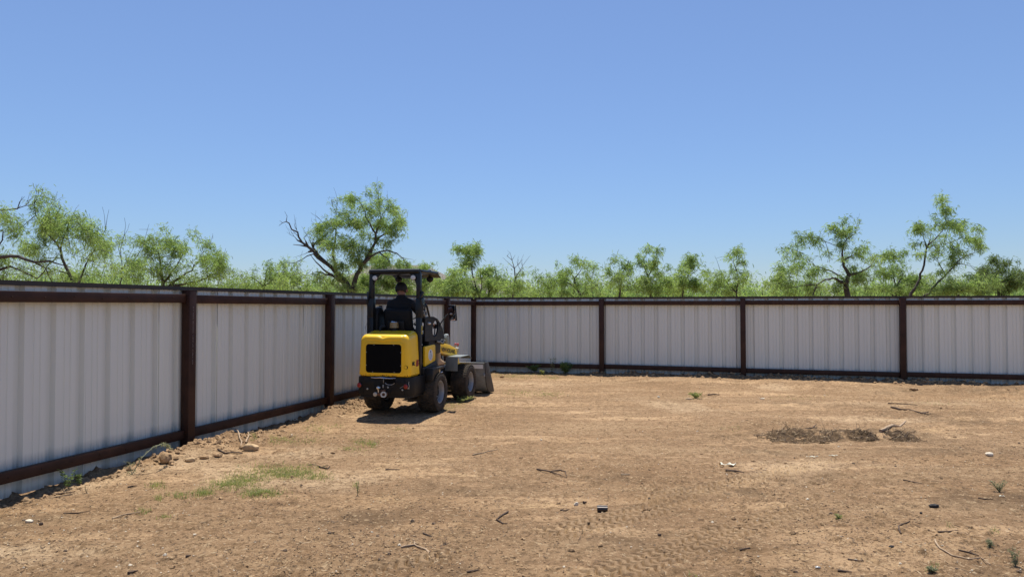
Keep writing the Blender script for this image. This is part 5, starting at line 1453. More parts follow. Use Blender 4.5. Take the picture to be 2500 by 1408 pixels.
    for k in range(520):
        d = rg.uniform(30, 62); u = rg.uniform(-1.0, 1.05)
        px = 1250 + u * F
        top = 1.62 + d * rg.uniform(.018, .046) + (0.6 if px < 330 else 0)
        x, y = u * d, d
        w = rg.uniform(.8, 1.9)
        tn = rg.uniform(.1, .75)
        nf = int(760 * w)
        q = rg.normal(size=(nf, 3)); q /= np.linalg.norm(q, axis=1, keepdims=True); q *= rg.uniform(.3, 1.05, size=(nf, 1))
        lob = 1 + .35 * np.sin(q[:, :1] * 5 + k) * np.cos(q[:, 1:2] * 4 + k * 2)
        P = np.array([x, y, top * .5]) + q * lob * np.array([w, w, top * .56])
        Bs.append(P[P[:, 2] > .05]); Ts.append(np.clip(np.full((P[:, 2] > .05).sum(), tn), 0, 1))
        for j in range(4):
            a = rg.uniform(0, 6.28)
            seg0.append((x, y, -.1)); seg1.append((x + math.cos(a) * w * .5, y + math.sin(a) * w * .5, top * rg.uniform(.6, 1.05)))
    B = np.concatenate(Bs); T = np.concatenate(Ts); n0 = len(B)
    D = rg.normal(size=(n0, 3)); D[:, 2] -= .4; D /= np.linalg.norm(D, axis=1, keepdims=True)
    V, Q = leaf_arrays(B, D, rg.uniform(.14, .30, n0), rg.uniform(.03, .055, n0), rg)
    me = arrays_mesh('distant_brush', V, quads=Q)
    aa = me.attributes.new('tint', 'FLOAT', 'POINT'); aa.data.foreach_set('value', np.repeat(np.clip(T + rg.normal(size=n0) * .2, 0, 1), 6).astype(np.float32))
    br = tag(link('distant_brush', me, M['leaf']), 'far line of low green mesquite brush behind the nearer trees', 'brush', kind='stuff')
    V, Q = tubes_arrays(np.array(seg0), np.array(seg1), np.full(len(seg0), .035), np.full(len(seg0), .01), 4)
    tag(link('brush_stem', arrays_mesh('brush_stem', V, quads=Q), M['bark'], br), kind='stuff')
trees()

# ------------------------------------------------------------------ grass, weeds, sticks, stones and litter
def ground_z(x, y): return heights(np.asarray(x), np.asarray(y))[0]

def loose_dirt():
    rg = np.random.default_rng(5)
    def scatter(n, rmin=3.4, rmax=17.5, bias=1.6, thr=None, seed=0):
        out = []
        while sum(len(o) for o in out) < n:
            m = n * 3
            d = rmin * (rmax / rmin) ** (rg.random(m) ** bias)
            u = rg.uniform(-.82, .82, m)
            x, y = u * d, d
            dl, db, _, _ = fence_d(x, y)
            ok = (dl > .05) & (db > .05)
            if thr is not None:
                ok &= rg.random(m) < sstep(-.25, .5, fbm(x * .9, y * .9, 4, 201 + seed)) * (1 - thr) + thr
            out.append(np.stack([x[ok], y[ok]], 1))
        return np.concatenate(out)[:n]
    # slivers of bark and straw
    for name, label, mat, n, (l0, l1), (w0, w1), thr, sd_ in (
            ('bark_chips', 'dark slivers of bark and twig scattered over the dirt', 'chipbark', 9000, (.005, .026), (.0012, .0030), .25, 0),
            ('dry_straw', 'pale dry straw and wood splinters scattered over the dirt', 'straw', 5000, (.005, .030), (.0010, .0024), .25, 3)):
        P = scatter(n, thr=thr, seed=sd_); z = ground_z(P[:, 0], P[:, 1])
        a = rg.uniform(0, 2 * np.pi, n); L = rg.uniform(l0, l1, n) * (1 + 1.2 * (rg.random(n) < .07)); w = rg.uniform(w0, w1, n)
        dirv = np.stack([np.cos(a), np.sin(a), rg.normal(size=n) * .16], 1) * L[:, None] * .5
        c = np.stack([P[:, 0], P[:, 1], z + w * 1.1 + .002 + np.abs(dirv[:, 2]) * .6], 1)
        V, Q = tubes_arrays(c - dirv, c + dirv, w, w * .7, 3)
        tag(link(name, arrays_mesh(name, V, quads=Q), M[mat]), label, kind='stuff')
    # pebbles and clods: squashed, randomly cut octahedra
    def lumps(name, label, mat, P, r):
        n = len(P); z = ground_z(P[:, 0], P[:, 1])
        base = np.array([[1, 0, 0], [.3, .95, 0], [-.8, .6, 0], [-.8, -.6, 0], [.3, -.95, 0], [.55, .1, .75], [-.3, .5, .8], [-.25, -.5, .7], [0, 0, -.6]], float)
        T = np.array([[0, 1, 5], [1, 6, 5], [1, 2, 6], [2, 7, 6], [2, 3, 7], [3, 4, 7], [4, 5, 7], [4, 0, 5], [5, 6, 7], [1, 0, 8], [2, 1, 8], [3, 2, 8], [4, 3, 8], [0, 4, 8]])
        V = base[None] * (1 + rg.normal(size=(n, 9, 3)) * .16)
        a = rg.uniform(0, 6.283, n); ca, sa = np.cos(a), np.sin(a)
        X = V[..., 0] * ca[:, None] - V[..., 1] * sa[:, None]; Yv = V[..., 0] * sa[:, None] + V[..., 1] * ca[:, None]
        sq = rg.uniform(.55, .95, n)
        V = np.stack([X * r[:, None] + P[:, :1], Yv * r[:, None] * .85 + P[:, 1:2], V[..., 2] * r[:, None] * sq[:, None] + (z + r * .22)[:, None]], -1)
        Tt = (np.arange(n)[:, None, None] * 9 + T[None]).reshape(-1, 3)
        tag(link(name, arrays_mesh(name, V.reshape(-1, 3), tris=Tt, smooth=False), M[mat]), label, kind='stuff')
    n = 3800; P = scatter(n, thr=.25, seed=9); lumps('gravel', 'small tan pebbles and crumbs of soil', 'clod', P, rg.uniform(.004, .011, n) * (1 + 1.3 * (rg.random(n) < .05)))
    n = 800; P = scatter(n, thr=.3, seed=12); lumps('pale_gravel', 'small pale limestone chips', 'palerock', P, rg.uniform(.003, .008, n) * (1 + 1.0 * (rg.random(n) < .06)))
    n = 1500; P = scatter(n, thr=.05, seed=0); lumps('dark_crumbs', 'dark crumbs of rotted wood and soil', 'chipbark', P, rg.uniform(.003, .0075, n) * (1 + 1.4 * (rg.random(n) < .05)))
    # clods heaped along the feet of the fences
    Pc = []; rc = []
    for k in range(3600):
        if rg.random() < .52:
            s_ = 2.5 + 18 * rg.random() ** 1.0; db = abs(rg.normal()) * .30 + .06
            if rg.random() > .35 + .65 * sstep(1.5, 4, np.array(s_)): continue
            p = CORNER + TB * s_ + NB * db
            r = .008 + .045 * rg.random() ** 3.2
        else:
            c = rg.choice([0, 1, 2, 3], p=[.40, .24, .2, .16]); c0 = (left_s1 - .15, left_s2 - .25, 6.4, left_s1 + 1.2)[c]
            s_ = c0 + rg.normal() * (.55, .5, .5, 1.2)[c]; dl = .20 + abs(rg.normal()) * (.27, .24, .25, .16)[c]
            p = CORNER - TL * s_ + NL * dl
            r = .004 + .034 * rg.random() ** 4.5
        Pc.append((p.x, p.y)); rc.append(r)
    lumps('dirt_clods', 'broken clods of dirt heaped along the foot of the fences', 'clod', np.array(Pc), np.array(rc))
loose_dirt()

def blades(name, label, P, h0, h1, w, mat, lean, seed, tint0=.5, parent=None, per=1):
    rg = np.random.default_rng(seed); P = np.repeat(np.asarray(P), per, 0); n = len(P)
    P = P + rg.normal(size=P.shape) * .006
    z = ground_z(P[:, 0], P[:, 1]) - .004
    a = rg.uniform(0, 6.283, n); H = rg.uniform(h0, h1, n); ln = rg.uniform(.15, lean, n) * H
    d = np.stack([np.cos(a), np.sin(a), np.zeros(n)], 1); sd_ = np.stack([-np.sin(a), np.cos(a), np.zeros(n)], 1)
    B = np.stack([P[:, 0], P[:, 1], z], 1); up = np.array([0, 0, 1.0])
    m = B + d * (ln * .35)[:, None] + up * (H * .65)[:, None]; t = B + d * ln[:, None] + up * (H * rg.uniform(.6, 1, n))[:, None]
    ww = sd_ * (w * rg.uniform(.6, 1.2, n))[:, None] * .5
    V = np.stack([B - ww, B + ww, m + ww * .8, m - ww * .8, t], 1).reshape(-1, 3)
    b = np.arange(n)[:, None] * 5
    me = arrays_mesh(name, V, quads=b + np.array([[0, 1, 2, 3]]), tris=b + np.array([[3, 2, 4]]))
    aa = me.attributes.new('tint', 'FLOAT', 'POINT'); aa.data.foreach_set('value', np.repeat(np.clip(tint0 + rg.normal(size=n) * .25, 0, 1), 5).astype(np.float32))
    return tag(link(name, me, M[mat], parent), label, kind='stuff')

def grass():
    rg = np.random.default_rng(17); P = []
    for px, py, rx, ry, n in ((560, 1186, 34, 12, 260), (600, 1172, 40, 14, 300), (660, 1150, 50, 16, 240), (700, 1158, 34, 12, 300), (735, 1150, 34, 14, 180), (775, 1165, 26, 10, 90), (632, 1205, 34, 10, 300),
                              (498, 1205, 16, 9, 130), (440, 1210, 34, 8, 110), (384, 1187, 20, 8, 100), (388, 1217, 12, 5, 40), (350, 1247, 18, 6, 40), (400, 1262, 10, 6, 30),
                              (880, 1080, 22, 9, 120), (908, 1083, 14, 9, 150), (860, 1098, 30, 8, 90), (770, 1045, 30, 9, 110), (700, 1078, 26, 10, 110), (670, 1080, 16, 10, 90), (745, 1080, 40, 10, 70), (620, 1076, 10, 7, 60), (820, 1040, 20, 6, 40), (970, 1045, 20, 6, 30),
                              (1110, 988, 36, 8, 160), (1090, 1000, 24, 6, 80), (1140, 975, 18, 5, 60), (1220, 915, 60, 6, 260), (1310, 915, 60, 8, 420), (1350, 922, 26, 6, 160), (1260, 918, 40, 5, 180),
                              (1275, 958, 50, 7, 260), (1340, 962, 36, 7, 220), (1695, 970, 26, 4, 60), (1945, 972, 60, 5, 50), (1400, 905, 40, 5, 120), (2290, 985, 60, 6, 40),
                              (868, 1185, 8, 8, 20), (1248, 1135, 4, 3, 0), (2048, 1264, 8, 5, 26), (1085, 1258, 8, 5, 0), (1160, 1005, 20, 5, 0), (1780, 1050, 40, 8, 24), (2430, 1305, 10, 5, 8), (2275, 1385, 18, 8, 12), (2050, 1370, 14, 6, 0), (1690, 1405, 12, 4, 8), (2320, 1290, 10, 5, 6)):
        big = 1.7 if 480 < px < 800 and py > 1140 else 1.0
        for _ in range(int(n * big)):
            q = gp_fast(px + rg.normal() * rx * (.55 if big == 1 else .75), py + rg.normal() * ry * .55)
            P.append(q)
    blades('grass_tufts', 'thin patches of short green grass growing in the dirt', np.array(P), .012, .042, .0036, 'grass', 1.5, 18, per=2)

def gp_fast(px, py):
    x, y = g0(px, py); return (x, y)
grass()

class Weed:
    """a small branching weed of stems with narrow leaves"""
    def __init__(s, label, cat, base, h, n, spread, seed, mat='weed', leaf=.020, stemr=.0016, lean=(0, 0), group=None, dens=26, name='weed'):
        rg = np.random.default_rng(seed)
        root = empty(name, base, 0, label, cat, group)
        st = MB(); LB = []; LD = []
        for k in range(n):
            a = rg.uniform(0, 6.283); tip = np.array([math.cos(a) * spread * h * rg.uniform(.3, 1) + lean[0], math.sin(a) * spread * h * rg.uniform(.3, 1) + lean[1], h * rg.uniform(.7, 1.05)])
            mid = tip * np.array([.35, .35, .6]) + rg.normal(size=3) * .012 * h
            pts = [np.array([0, 0, -.01]) * (1 - t) ** 2 + 2 * mid * t * (1 - t) + tip * t * t for t in np.linspace(0, 1, 6)]
            st.tube(pts, [stemr, stemr, stemr * .9, stemr * .8, stemr * .6, stemr * .4], 4)
            for t in np.linspace(.2, 1, dens):
                p = (np.array([0, 0, -.01]) * (1 - t) ** 2 + 2 * mid * t * (1 - t) + tip * t * t)
                LB.append(p); v = rg.normal(size=3); v[2] = abs(v[2]) * .7; LD.append(v / np.linalg.norm(v))
        st.build('stem', M[mat + '_stem'] if (mat + '_stem') in M else M['stemgreen'], root, smooth=0)
        LB, LD = np.array(LB), np.array(LD); m = len(LB)
        V, Q = leaf_arrays(LB, LD, rg.uniform(.6, 1.3, m) * leaf, rg.uniform(.2, .34, m) * leaf, rg)
        me = arrays_mesh('foliage', V, quads=Q)
        aa = me.attributes.new('tint', 'FLOAT', 'POINT'); aa.data.foreach_set('value', np.repeat(np.clip(rg.normal(size=m) * .25 + .5, 0, 1), 6).astype(np.float32))
        tag(link('foliage', me, M[mat], root), kind='stuff')
        s.root = root
M['stemgreen'] = surf('weed_stem', (0.16, 0.16, 0.09), 0.8, var=0.2, scale=30)

def back_foot(px, off):
    p = CORNER + TB * sb_from_px(px) + NB * off
    return Vector((p.x, p.y, Hs(p.x, p.y)))
def weeds():
    Weed('bushy grey green weed on the right side of the yard beside dark litter', 'weed', gp(2440, 1200), .10, 13, .9, 1, leaf=.018, dens=18)
    Weed('upright pale green weed casting a small shadow in the bottom right corner', 'weed', gp(2480, 1382), .10, 7, .42, 2, leaf=.018, dens=18)
    Weed('lone dark thin weed stem with a small tuft on the left part of the yard', 'weed', gp(873, 1208), .12, 4, .16, 3, leaf=.018, dens=10, mat='leafdark')
    Weed('low green weed sprawling beside the front right tyre of the loader', 'weed', gp(1120, 982), .09, 14, 2.0, 4, leaf=.035, mat='grass', lean=(.12, 0))
    Weed('sparse dark weed under the bottom rail of the left fence near the picture edge', 'weed', gp(166, 1190), .17, 5, .55, 5, leaf=.03, mat='leafdark')
    Weed('short dark weed sprig under the left fence rail right of another sparse weed', 'weed', gp(190, 1185), .13, 3, .3, 6, leaf=.03, mat='leafdark')
    Weed('dry brown sprig standing in the sun by the left fence shadow', 'weed', gp(211, 1203), .075, 5, .3, 7, leaf=.012, mat='straw', dens=6)
    Weed('dark leafy weed in the shade under the back fence beside the first panel', 'weed', back_foot(1385, .22), .28, 14, .8, 8, leaf=.07, mat='leafdark')
    Weed('dark clump of weeds in shade close to the loader bucket along the back fence', 'weed', back_foot(1310, .22), .16, 12, 1.2, 9, leaf=.06, mat='leafdark')
    Weed('sunlit pale weed at the edge of the back fence shadow left of the leafy one', 'weed', back_foot(1338, .55), .12, 7, .7, 10, leaf=.04, mat='grass')
    Weed('tall thin weed against the back fence bottom rail with leaves at its tip', 'weed', back_foot(1352, .26), .50, 4, .25, 11, leaf=.06, mat='grass', dens=9)
    Weed('low flat green weed among bark scraps in the middle of the far yard', 'weed', gp(1700, 972), .09, 9, 1.6, 12, leaf=.05, mat='grass')
    Weed('small bright green tuft alone in the right middle of the yard', 'weed', gp(2048, 1267), .035, 9, .8, 13, leaf=.02, mat='grass', dens=8)
    Weed('tiny grey green weed below the long bleached stick at lower right', 'weed', gp(2275, 1392), .03, 8, 1.4, 14, leaf=.02)
    Weed('tiny upright weed right of the long bleached stick', 'weed', gp(2418, 1330), .05, 5, .5, 15, leaf=.02)
    # the arching sprig by the first post
    root = empty('weed', gp(322, 1158), 0, 'long thorny green sprig arching over the bottom rail beside the nearest post', 'weed')
    b = Vector(root.location)
    targ = [b, at(345, 1118, b.y + .02), at(372, 1092, b.y + .1), at(395, 1083, b.y + .2), at(408, 1086, b.y + .3), at(414, 1094, b.y + .36)]
    pts = [t - b for t in targ]
    MB().tube(pts, [.0045, .0042, .0038, .0032, .0024, .0015], 6).tube([pts[0], Vector((-.03, .02, .08)), Vector((-.035, .03, .13))], [.003, .0025, .0015], 5).build('stem', M['weedstem2'], root)
    rg = np.random.default_rng(3); LB = []; LD = []
    dense = [pts[i].lerp(pts[i + 1], t) for i in range(5) for t in np.linspace(0, 1, 12)]
    for k, p in enumerate(dense):
        for _ in range(1 if k < 36 else 5):
            LB.append(np.array(p)); v = rg.normal(size=3); LD.append(v / np.linalg.norm(v))
    for _ in range(46):
        LB.append(np.array((-.03 + rg.normal() * .02, .02, rg.uniform(.0, .13)))); v = rg.normal(size=3); LD.append(v / np.linalg.norm(v))
    LB, LD = np.array(LB), np.array(LD); m = len(LB)
    V, Q = leaf_arrays(LB, LD, rg.uniform(.018, .04, m), rg.uniform(.004, .008, m), rg)
    me = arrays_mesh('foliage', V, quads=Q)
    aa = me.attributes.new('tint', 'FLOAT', 'POINT'); aa.data.foreach_set('value', rg.uniform(.4, 1, len(V)).astype(np.float32))
    tag(link('foliage', me, M['weed'], root), kind='stuff')
M['weedstem2'] = surf('pale_green_stem', (0.27, 0.29, 0.18), 0.7, var=0.15, scale=40)
weeds()

def stick(label, pts, r, mat='stick', lift=0.0, forks=(), name='stick', seed=0):
    rnd = random.Random(len(label) * 7 + seed)
    P = [gp(*p[:2]) + Vector((0, 0, (p[2] if len(p) > 2 else 0) + r * .9 + lift)) for p in pts]
    # add knots between the given points
    Q = [P[0]]
    for a, b in zip(P[:-1], P[1:]):
        L = (b - a).length
        for t in (.33, .66):
            Q.append(a.lerp(b, t) + Vector((rnd.uniform(-1, 1), rnd.uniform(-1, 1), rnd.uniform(-.2, .5))) * L * .04)
        Q.append(b)
    c = sum(Q, Vector()) / len(Q); c.z = 0
    mb = MB()
    mb.tube([q - c for q in Q], [r * (1 - .55 * i / (len(Q) - 1)) * rnd.uniform(.85, 1.15) for i in range(len(Q))], 6)
    for (i, p) in forks:
        f = gp(*p[:2]) + Vector((0, 0, r + (p[2] if len(p) > 2 else 0)))
        a = P[i]
        mb.tube([a - c, a.lerp(f, .5) - c + Vector((0, 0, .004)), f - c], [r * .7, r * .55, r * .3], 5)
    o = mb.build(name, M[mat], None, smooth=60)
    o.location = c
    return tag(o, label, 'stick', 'sticks lying on the dirt')

def sticks():
    stick('dark bent stick shaped like an open V left of the dark pipe offcut', [(1240, 1250), (1224, 1260), (1212, 1269), (1228, 1279), (1239, 1279)], .0075)
    stick('long pale forked stick with an elbow near the bottom centre of the yard', [(980, 1337), (1012, 1331), (1040, 1342), (1064, 1354), (1041, 1361)], .007, 'palestick', forks=((1, (1012, 1326, .01)),))
    stick('dark forked twig with a hooked end in the middle of the yard', [(1311, 1146), (1345, 1153), (1368, 1148), (1381, 1152), (1384, 1166)], .0075, forks=((1, (1383, 1167)),))
    stick('thin pale curved twig lying above the dark hooked twig', [(1154, 1111), (1180, 1106), (1216, 1097)], .007, 'palestick')
    stick('long black branch with a split tip on the far right of the yard', [(2176, 995), (2196, 1001), (2222, 1002), (2250, 1010), (2267, 1007)], .016, forks=((3, (2268, 1012)),))
    stick('thin dark branch just behind the long black one at the far right', [(2168, 985), (2205, 987), (2240, 990)], .010)
    stick('long bleached root curving across the lower right of the yard', [(2283, 1316), (2296, 1340), (2325, 1357), (2365, 1363), (2395, 1367), (2418, 1380)], .006, 'palestick')
    stick('thin grey twig lying on the left foreground dirt above the pale patch', [(274, 1266), (310, 1260), (348, 1249)], .006, 'palestick')
    stick('straight thin brown twig left of the grey foreground twig', [(155, 1253), (190, 1253), (221, 1247)], .005)
    stick('pale stick at the edge of the left fence shadow, nearest the picture edge', [(98, 1217), (140, 1214), (178, 1207)], .008, 'palestick')
    stick('dark stick crossing the left fence shadow behind a pale one', [(112, 1208), (150, 1206), (182, 1203)], .009)
    stick('thin dark branch beside the tan rock near the nearest post', [(532, 1091), (550, 1102), (570, 1105), (591, 1107)], .010, forks=((2, (593, 1109)),))
    stick('dark crooked twig at the right end of the grass patch', [(763, 1135), (785, 1142), (800, 1145), (806, 1138)], .008, forks=((1, (802, 1139, .01)),))
    stick('short brown twig between the V stick and the pale forked stick', [(1033, 1302), (1046, 1307), (1058, 1311)], .006)
    stick('bent brown twig on the right foreground with an upturned tip', [(2200, 1303), (2194, 1288), (2198, 1282), (2222, 1276)], .007)
    stick('straight dark twig right of the bent brown twig', [(2290, 1299), (2318, 1298), (2340, 1295)], .006)
    stick('dark twig at the very bottom of the picture centre', [(1140, 1397), (1158, 1394), (1171, 1392)], .006)
    stick('pair of dark bark strips below the crumpled white scrap', [(1772, 1149), (1795, 1151), (1816, 1155)], .011, forks=((0, (1800, 1156)),))
    stick('straight dark stick left of the thin pale curved twig', [(941, 1147), (958, 1147), (976, 1147)], .008)
    stick('bleached white twig leaning against the left fence foot', [(588, 1078), (583, 1068, .03), (577, 1058, .06)], .010, 'palestick')
    stick('bleached white twig leaning right beside the one at the fence foot', [(600, 1073), (608, 1066, .02), (616, 1058, .05)], .010, 'palestick')
    stick('short black branch stub standing by the foot of the left fence', [(580, 1056), (583, 1048, .05), (586, 1042, .10)], .014)
    stick('dark stick end at lower right below the bleached root', [(2070, 1366), (2090, 1369), (2106, 1371)], .006)
    stick('short dark twig in the lower right centre of the yard', [(1806, 1339), (1820, 1339), (1832, 1338)], .006)
    stick('dark stick near the bottom edge right of centre', [(2045, 1394), (2062, 1396), (2080, 1398)], .008)
    stick('broken black stick on the dark soil at far right of the tyre tracks', [(1728, 965), (1745, 964), (1756, 965)], .015)
    stick('short dark stick beside the white stone', [(1424, 1229), (1432, 1228)], .012)
    stick('pale thin stick above the white stone right of the hooked twig', [(1517, 1160), (1538, 1159)], .010, 'palestick')
    stick('dark twig pointing at the dark litter heap from the left', [(1966, 1047), (1985, 1046), (1993, 1040, .02)], .010, forks=((1, (1995, 1045)),))
    stick('dark reddish twig below the white stone', [(1368, 1246), (1380, 1247), (1390, 1244)], .006)
    stick('thick brown log chunk with a sawn end resting on the litter heap', [(2150, 1055), (2180, 1054), (2196, 1050, .02), (2212, 1043, .07)], .022, 'palestick', name='log')['category'] = 'log'
    stick('tiny dark twig on the left foreground dirt', [(312, 1190), (322, 1188), (335, 1187)], .008)
    stick('tiny dark twig in the bottom left foreground', [(313, 1400), (325, 1398), (336, 1396)], .009)
    stick('tiny black twig left of the pale forked stick', [(453, 1360), (466, 1357)], .009)
    stick('brown curled twig at the right edge of the dark litter heap', [(2205, 1172), (2230, 1177), (2255, 1182)], .006)
    stick('forked dark twig lying right of the bleached root', [(2340, 1341), (2365, 1348), (2390, 1357)], .006, forks=((1, (2376, 1345)),))
    stick('thin dark twig near the small black litter spot at the right', [(2388, 1216), (2405, 1219), (2425, 1218)], .006)
sticks()

def rock(label, px, py, w, h, dpt, seed, mat='rock', cat='stone', name='stone', sink=.15, angular=.6, cuts=7, rz=0.0, group=None):
    rnd = random.Random(seed)
    bm = bmesh.new(); bmesh.ops.create_icosphere(bm, subdivisions=3, radius=1.0)
    planes = []
    for _ in range(cuts):
        n = Vector((rnd.gauss(0, 1), rnd.gauss(0, 1), rnd.gauss(0, .8))).normalized(); planes.append((n, rnd.uniform(.55, .85)))
    ph = [rnd.uniform(0, 6) for _ in range(6)]
    for v in bm.verts:
        for n, o in planes:
            d = v.co.dot(n) - o
            if d > 0: v.co -= n * d * angular / .6 * .9
        v.co *= 1 + .06 * math.sin(v.co.x * 7 + ph[0]) * math.sin(v.co.y * 8 + ph[1]) + .05 * math.sin(v.co.z * 13 + v.co.x * 11 + ph[2])
    for v in bm.verts: v.co = Vector((v.co.x * w / 2, v.co.y * dpt / 2, v.co.z * h / 2))
    o = MB().addbm(bm).build(name, M[mat], None, smooth=35)
    p = gp(px, py)
    o.location = p + Vector((0, dpt * .4, h * (.5 - sink))); o.rotation_euler = (0, 0, rz)
    return tag(o, label, cat, group)

def stones():
    rock('flat topped tan rock lying alone in the sun right of the nearest post', 608, 1100, .185, .10, .13, 1)
    rock('largest crumbly clod at the foot of the nearest post', 398, 1133, .13, .13, .11, 2, 'clod', 'clod', 'clod', cuts=4)
    rock('small round clod touching the largest one', 416, 1135, .05, .055, .05, 3, 'clod', 'clod', 'clod', cuts=3)
    rock('long tan clod just right of the nearest post in the sun', 461, 1111, .105, .055, .07, 4, 'rock', 'clod', 'clod', cuts=5)
    rock('dark crumbling clod between the nearest post and the flat topped rock', 527, 1114, .12, .05, .08, 5, 'clod', 'clod', 'clod', cuts=3)
    rock('low reddish clod left of the dark crumbling one', 496, 1111, .10, .045, .07, 6, 'clod', 'clod', 'clod', cuts=4)
    rock('small brown clod below the flat topped rock', 574, 1118, .030, .025, .026, 7, 'clod', 'clod', 'clod')
    rock('brown clod near the grass at the left middle of the yard', 812, 1107, .055, .03, .04, 8, 'clod', 'clod', 'clod')
    rock('pale knobbly stone beside a short dark stick', 1407, 1234, .042, .035, .035, 9, 'palerock')
    rock('pale angular stone at the right edge of the yard', 2420, 1114, .095, .050, .06, 10, 'palerock')
    rock('flat pale stone lying on the far side of the yard', 1862, 974, .11, .03, .05, 11, 'palerock')
    rock('small white stone left of the flat green weed', 1608, 971, .06, .045, .045, 12, 'palerock')
    rock('long pale scrap of wood beside the flat green weed', 1682, 975, .16, .03, .05, 13, 'palestick', 'scrap', 'wood_scrap')
    rock('grey chip of stone near the bottom right of centre', 1998, 1387, .034, .016, .02, 14, 'galv')
    rock('burnt black lump at the right of the yard', 2284, 1238, .085, .03, .045, 15, 'char', 'lump', 'charred_lump', cuts=3)
    rock('small burnt black lump left of the burnt one', 2250, 1254, .022, .016, .02, 16, 'char', 'lump', 'charred_lump')
    rock('black oval lump at lower right of the tracks', 2178, 1336, .04, .016, .02, 17, 'char', 'lump', 'charred_lump')
    rock('small dark lump in the right middle of the tracks', 1611, 1308, .028, .022, .024, 18, 'stick', 'lump', 'charred_lump')
    rock('black pebble above the small bright green tuft', 1586, 1228, .022, .018, .02, 19, 'char', 'lump', 'charred_lump')
    rock('tan clod beside the graded edge of the back fence shadow', 2235, 951, .20, .08, .10, 20, 'clod', 'clod', 'clod')
    rock('reddish clod on the bare dirt beyond the loader bucket', 1225, 922, .10, .07, .07, 21, 'clod', 'clod', 'clod')
    rock('grey pebble in the left foreground mound', 68, 1276, .060, .034, .04, 22, 'palerock')
    rock('dark clod beside the grey pebble in the left foreground', 98, 1282, .032, .026, .028, 23, 'stick', 'clod', 'clod')
    rock('pale flake of stone lying in the left foreground', 474, 1306, .028, .012, .016, 24, 'palerock')
    rock('small pale stone next to the weed at the front right tyre', 1105, 975, .06, .03, .04, 25, 'palerock')
    # short offcut of dark pipe: a doubled tube on a split saddle
    p = gp(1471, 1250)
    r = empty('pipe_offcut', p, R(-3), 'short dark metal pipe offcut with a ridge lying on the dirt', 'pipe')
    tb = MB(); n = 20
    for ro in (.0215,):
        tb.lathe([(-.040, ro), (.040, ro), (.040, ro - .004), (-.040, ro - .004)], (0, .012, .0215), (1, 0, 0), n, close=True)
    tb.build('pipe', M['pipe'], r, smooth=40)
    MB().tube([(-.041, .030, .036), (.041, .030, .036)], .011, 12).build('ridge', M['pipe'], r, smooth=40)
    MB().prism([(-.012, .0), (.03, .0), (.034, .026), (.026, .03), (.018, .018)], 'x', -.036, .036, .001).build('saddle', M['pipe'], r)
    # crumpled white scraps
    def scrap(label, px, py, w, d, h, seed, mat='paper'):
        rg = np.random.default_rng(seed); nx, ny = 12, 5
        V = []
        for i in range(nx):
            for j in range(ny):
                x = (i / (nx - 1) - .5) * w; y = (j / (ny - 1) - .5) * d * (.55 + .45 * math.sin(i * .9 + seed))
                V.append((x, y + .15 * d * math.sin(i * .8), .004 + h * (.5 + .5 * math.sin(i * 1.1 + seed)) * (.4 + .6 * math.cos(j - 1.5)) + rg.uniform(0, .004)))
        n1 = len(V); V += [(x, y, z - .0015) for x, y, z in V]
        Fc = []
        for i in range(nx - 1):
            for j in range(ny - 1):
                q = (i * ny + j, i * ny + j + 1, (i + 1) * ny + j + 1, (i + 1) * ny + j)
                Fc += [q, tuple(k + n1 for k in q[::-1])]
        o = MB().add(V, Fc).build('paper_scrap', M[mat], None, smooth=0)
        o.location = gp(px, py) + Vector((0, d * .4, .004))
        return tag(o, label, 'scrap')
    scrap('crumpled cream white paper scrap in the right middle of the yard', 1780, 1138, .165, .085, .03, 1)
    scrap('narrow white strip of paper below the dark litter heap', 1984, 1119, .13, .03, .010, 2)
    scrap('torn bits of white paper right of the narrow white strip', 2035, 1114, .09, .03, .008, 3)
    scrap('tiny white scrap in the shade along the left fence foot', 718, 1027, .09, .03, .015, 4)
    scrap('small white scrap right of the bushy grey green weed', 2448, 1214, .04, .025, .01, 5)
    scrap('pale board end lying in the back fence shadow behind the bucket', 1283, 909, .40, .05, .01, 6)
stones()

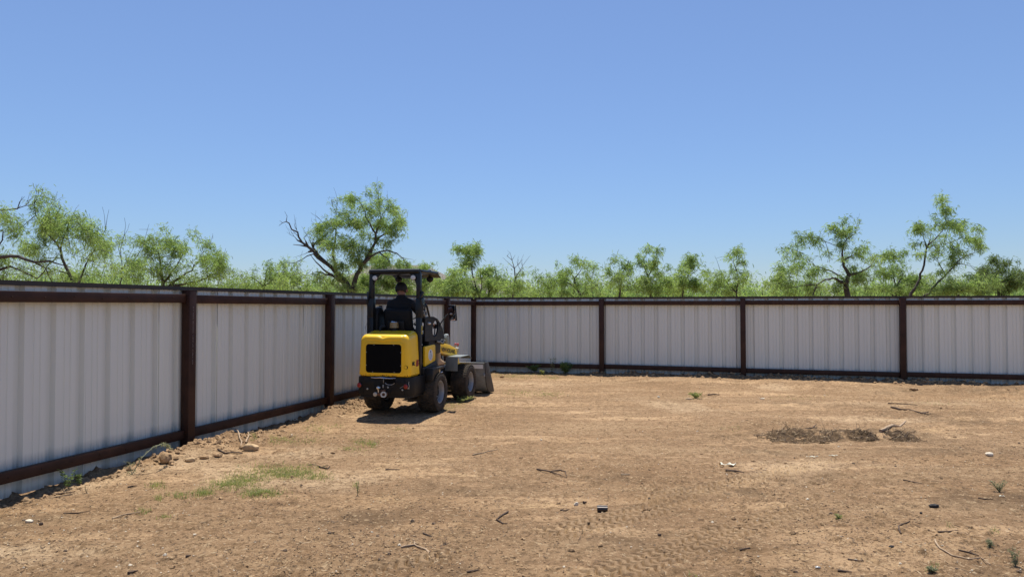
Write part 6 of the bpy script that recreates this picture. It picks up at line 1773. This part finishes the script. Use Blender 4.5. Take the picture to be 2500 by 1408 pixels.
def heap(label, x0, x1, py, dep, h, seed):
    """a low ragged heap of rotted litter and twigs"""
    rg = np.random.default_rng(seed)
    a, b = gp(x0, py), gp(x1, py); c = (a + b) / 2; w = (b - a).length / 2 * 1.15
    nx, ny = 90, 34
    X, Y = np.meshgrid(np.linspace(-1, 1, nx), np.linspace(-1, 1, ny), indexing='ij')
    wx = c.x + X * w; wy = c.y + dep * .35 + Y * dep
    r = np.sqrt(X ** 2 + Y ** 2) * (1 + .30 * fbm(wx * 3 + seed, wy * 3, 3, seed))
    prof = np.clip(1 - r ** 1.6, -.6, 1)
    z = h * prof * (.65 + 1.1 * fbm(wx * 6, wy * 6, 3, seed + 3)) + .035 * np.clip(prof, 0, 1) ** .3 * fbm(wx * 24, wy * 24, 3, seed + 5) - np.where(prof < 0, .05, .004)
    gz = heights(wx, wy, False)[0]
    V = np.stack([wx - c.x, wy - c.y, gz + z], -1).reshape(-1, 3)
    i = np.arange(nx - 1)[:, None] * ny + np.arange(ny - 1)[None]
    Q = np.stack([i, i + ny, i + ny + 1, i + 1], -1).reshape(-1, 4)
    root = empty('litter_heap', (c.x, c.y, 0), 0, label, 'heap')
    me = arrays_mesh('soil', V, quads=Q, smooth=True)
    R_ = np.clip(1.15 * sstep(-.15, .35, prof + .25 * fbm(wx * 9, wy * 9, 3, seed + 8)) * (.8 + .3 * fbm(wx * 5, wy * 5, 3, seed + 9)), 0, 1)
    cc = np.stack([R_, R_ * 0, R_ * 0, R_ * 0 + 1], -1).reshape(-1, 4)
    me.color_attributes.new('soil', 'FLOAT_COLOR', 'POINT').data.foreach_set('color', cc.astype(np.float32).ravel())
    link('soil', me, M['dirt'], root)
    n = int(420 * w); k = rg.integers(0, nx * ny, n * 3); k = k[prof.ravel()[k] > -.35][:n]
    p = V[k]; ang = rg.uniform(0, 6.283, len(k)); L = rg.uniform(.02, .085, len(k))
    d = np.stack([np.cos(ang), np.sin(ang) * .7, rg.normal(size=len(k)) * .45], 1) * L[:, None]
    p = p + np.array([0, 0, .008])
    half = len(k) // 2
    for nm, mt, sl_ in (('twigs', 'chipbark', slice(0, half + half // 2)), ('straw', 'straw', slice(half + half // 2, None))):
        rr = np.full(len(p[sl_]), .0032 if nm == 'twigs' else .0022)
        Vt, Qt = tubes_arrays(p[sl_] - d[sl_], p[sl_] + d[sl_], rr, rr * .6, 3)
        tag(link(nm, arrays_mesh(nm, Vt, quads=Qt), M[mt], root), kind='stuff')
heap('longest low heap of dark rotted litter at the left of the three heaps', 1862, 2062, 1070, .34, .060, 1)
heap('dark middle heap of rotted litter, the tallest of the three', 2072, 2144, 1070, .22, .085, 2)
heap('short dark right heap of rotted litter in front of the brown log', 2166, 2250, 1074, .20, .075, 3)
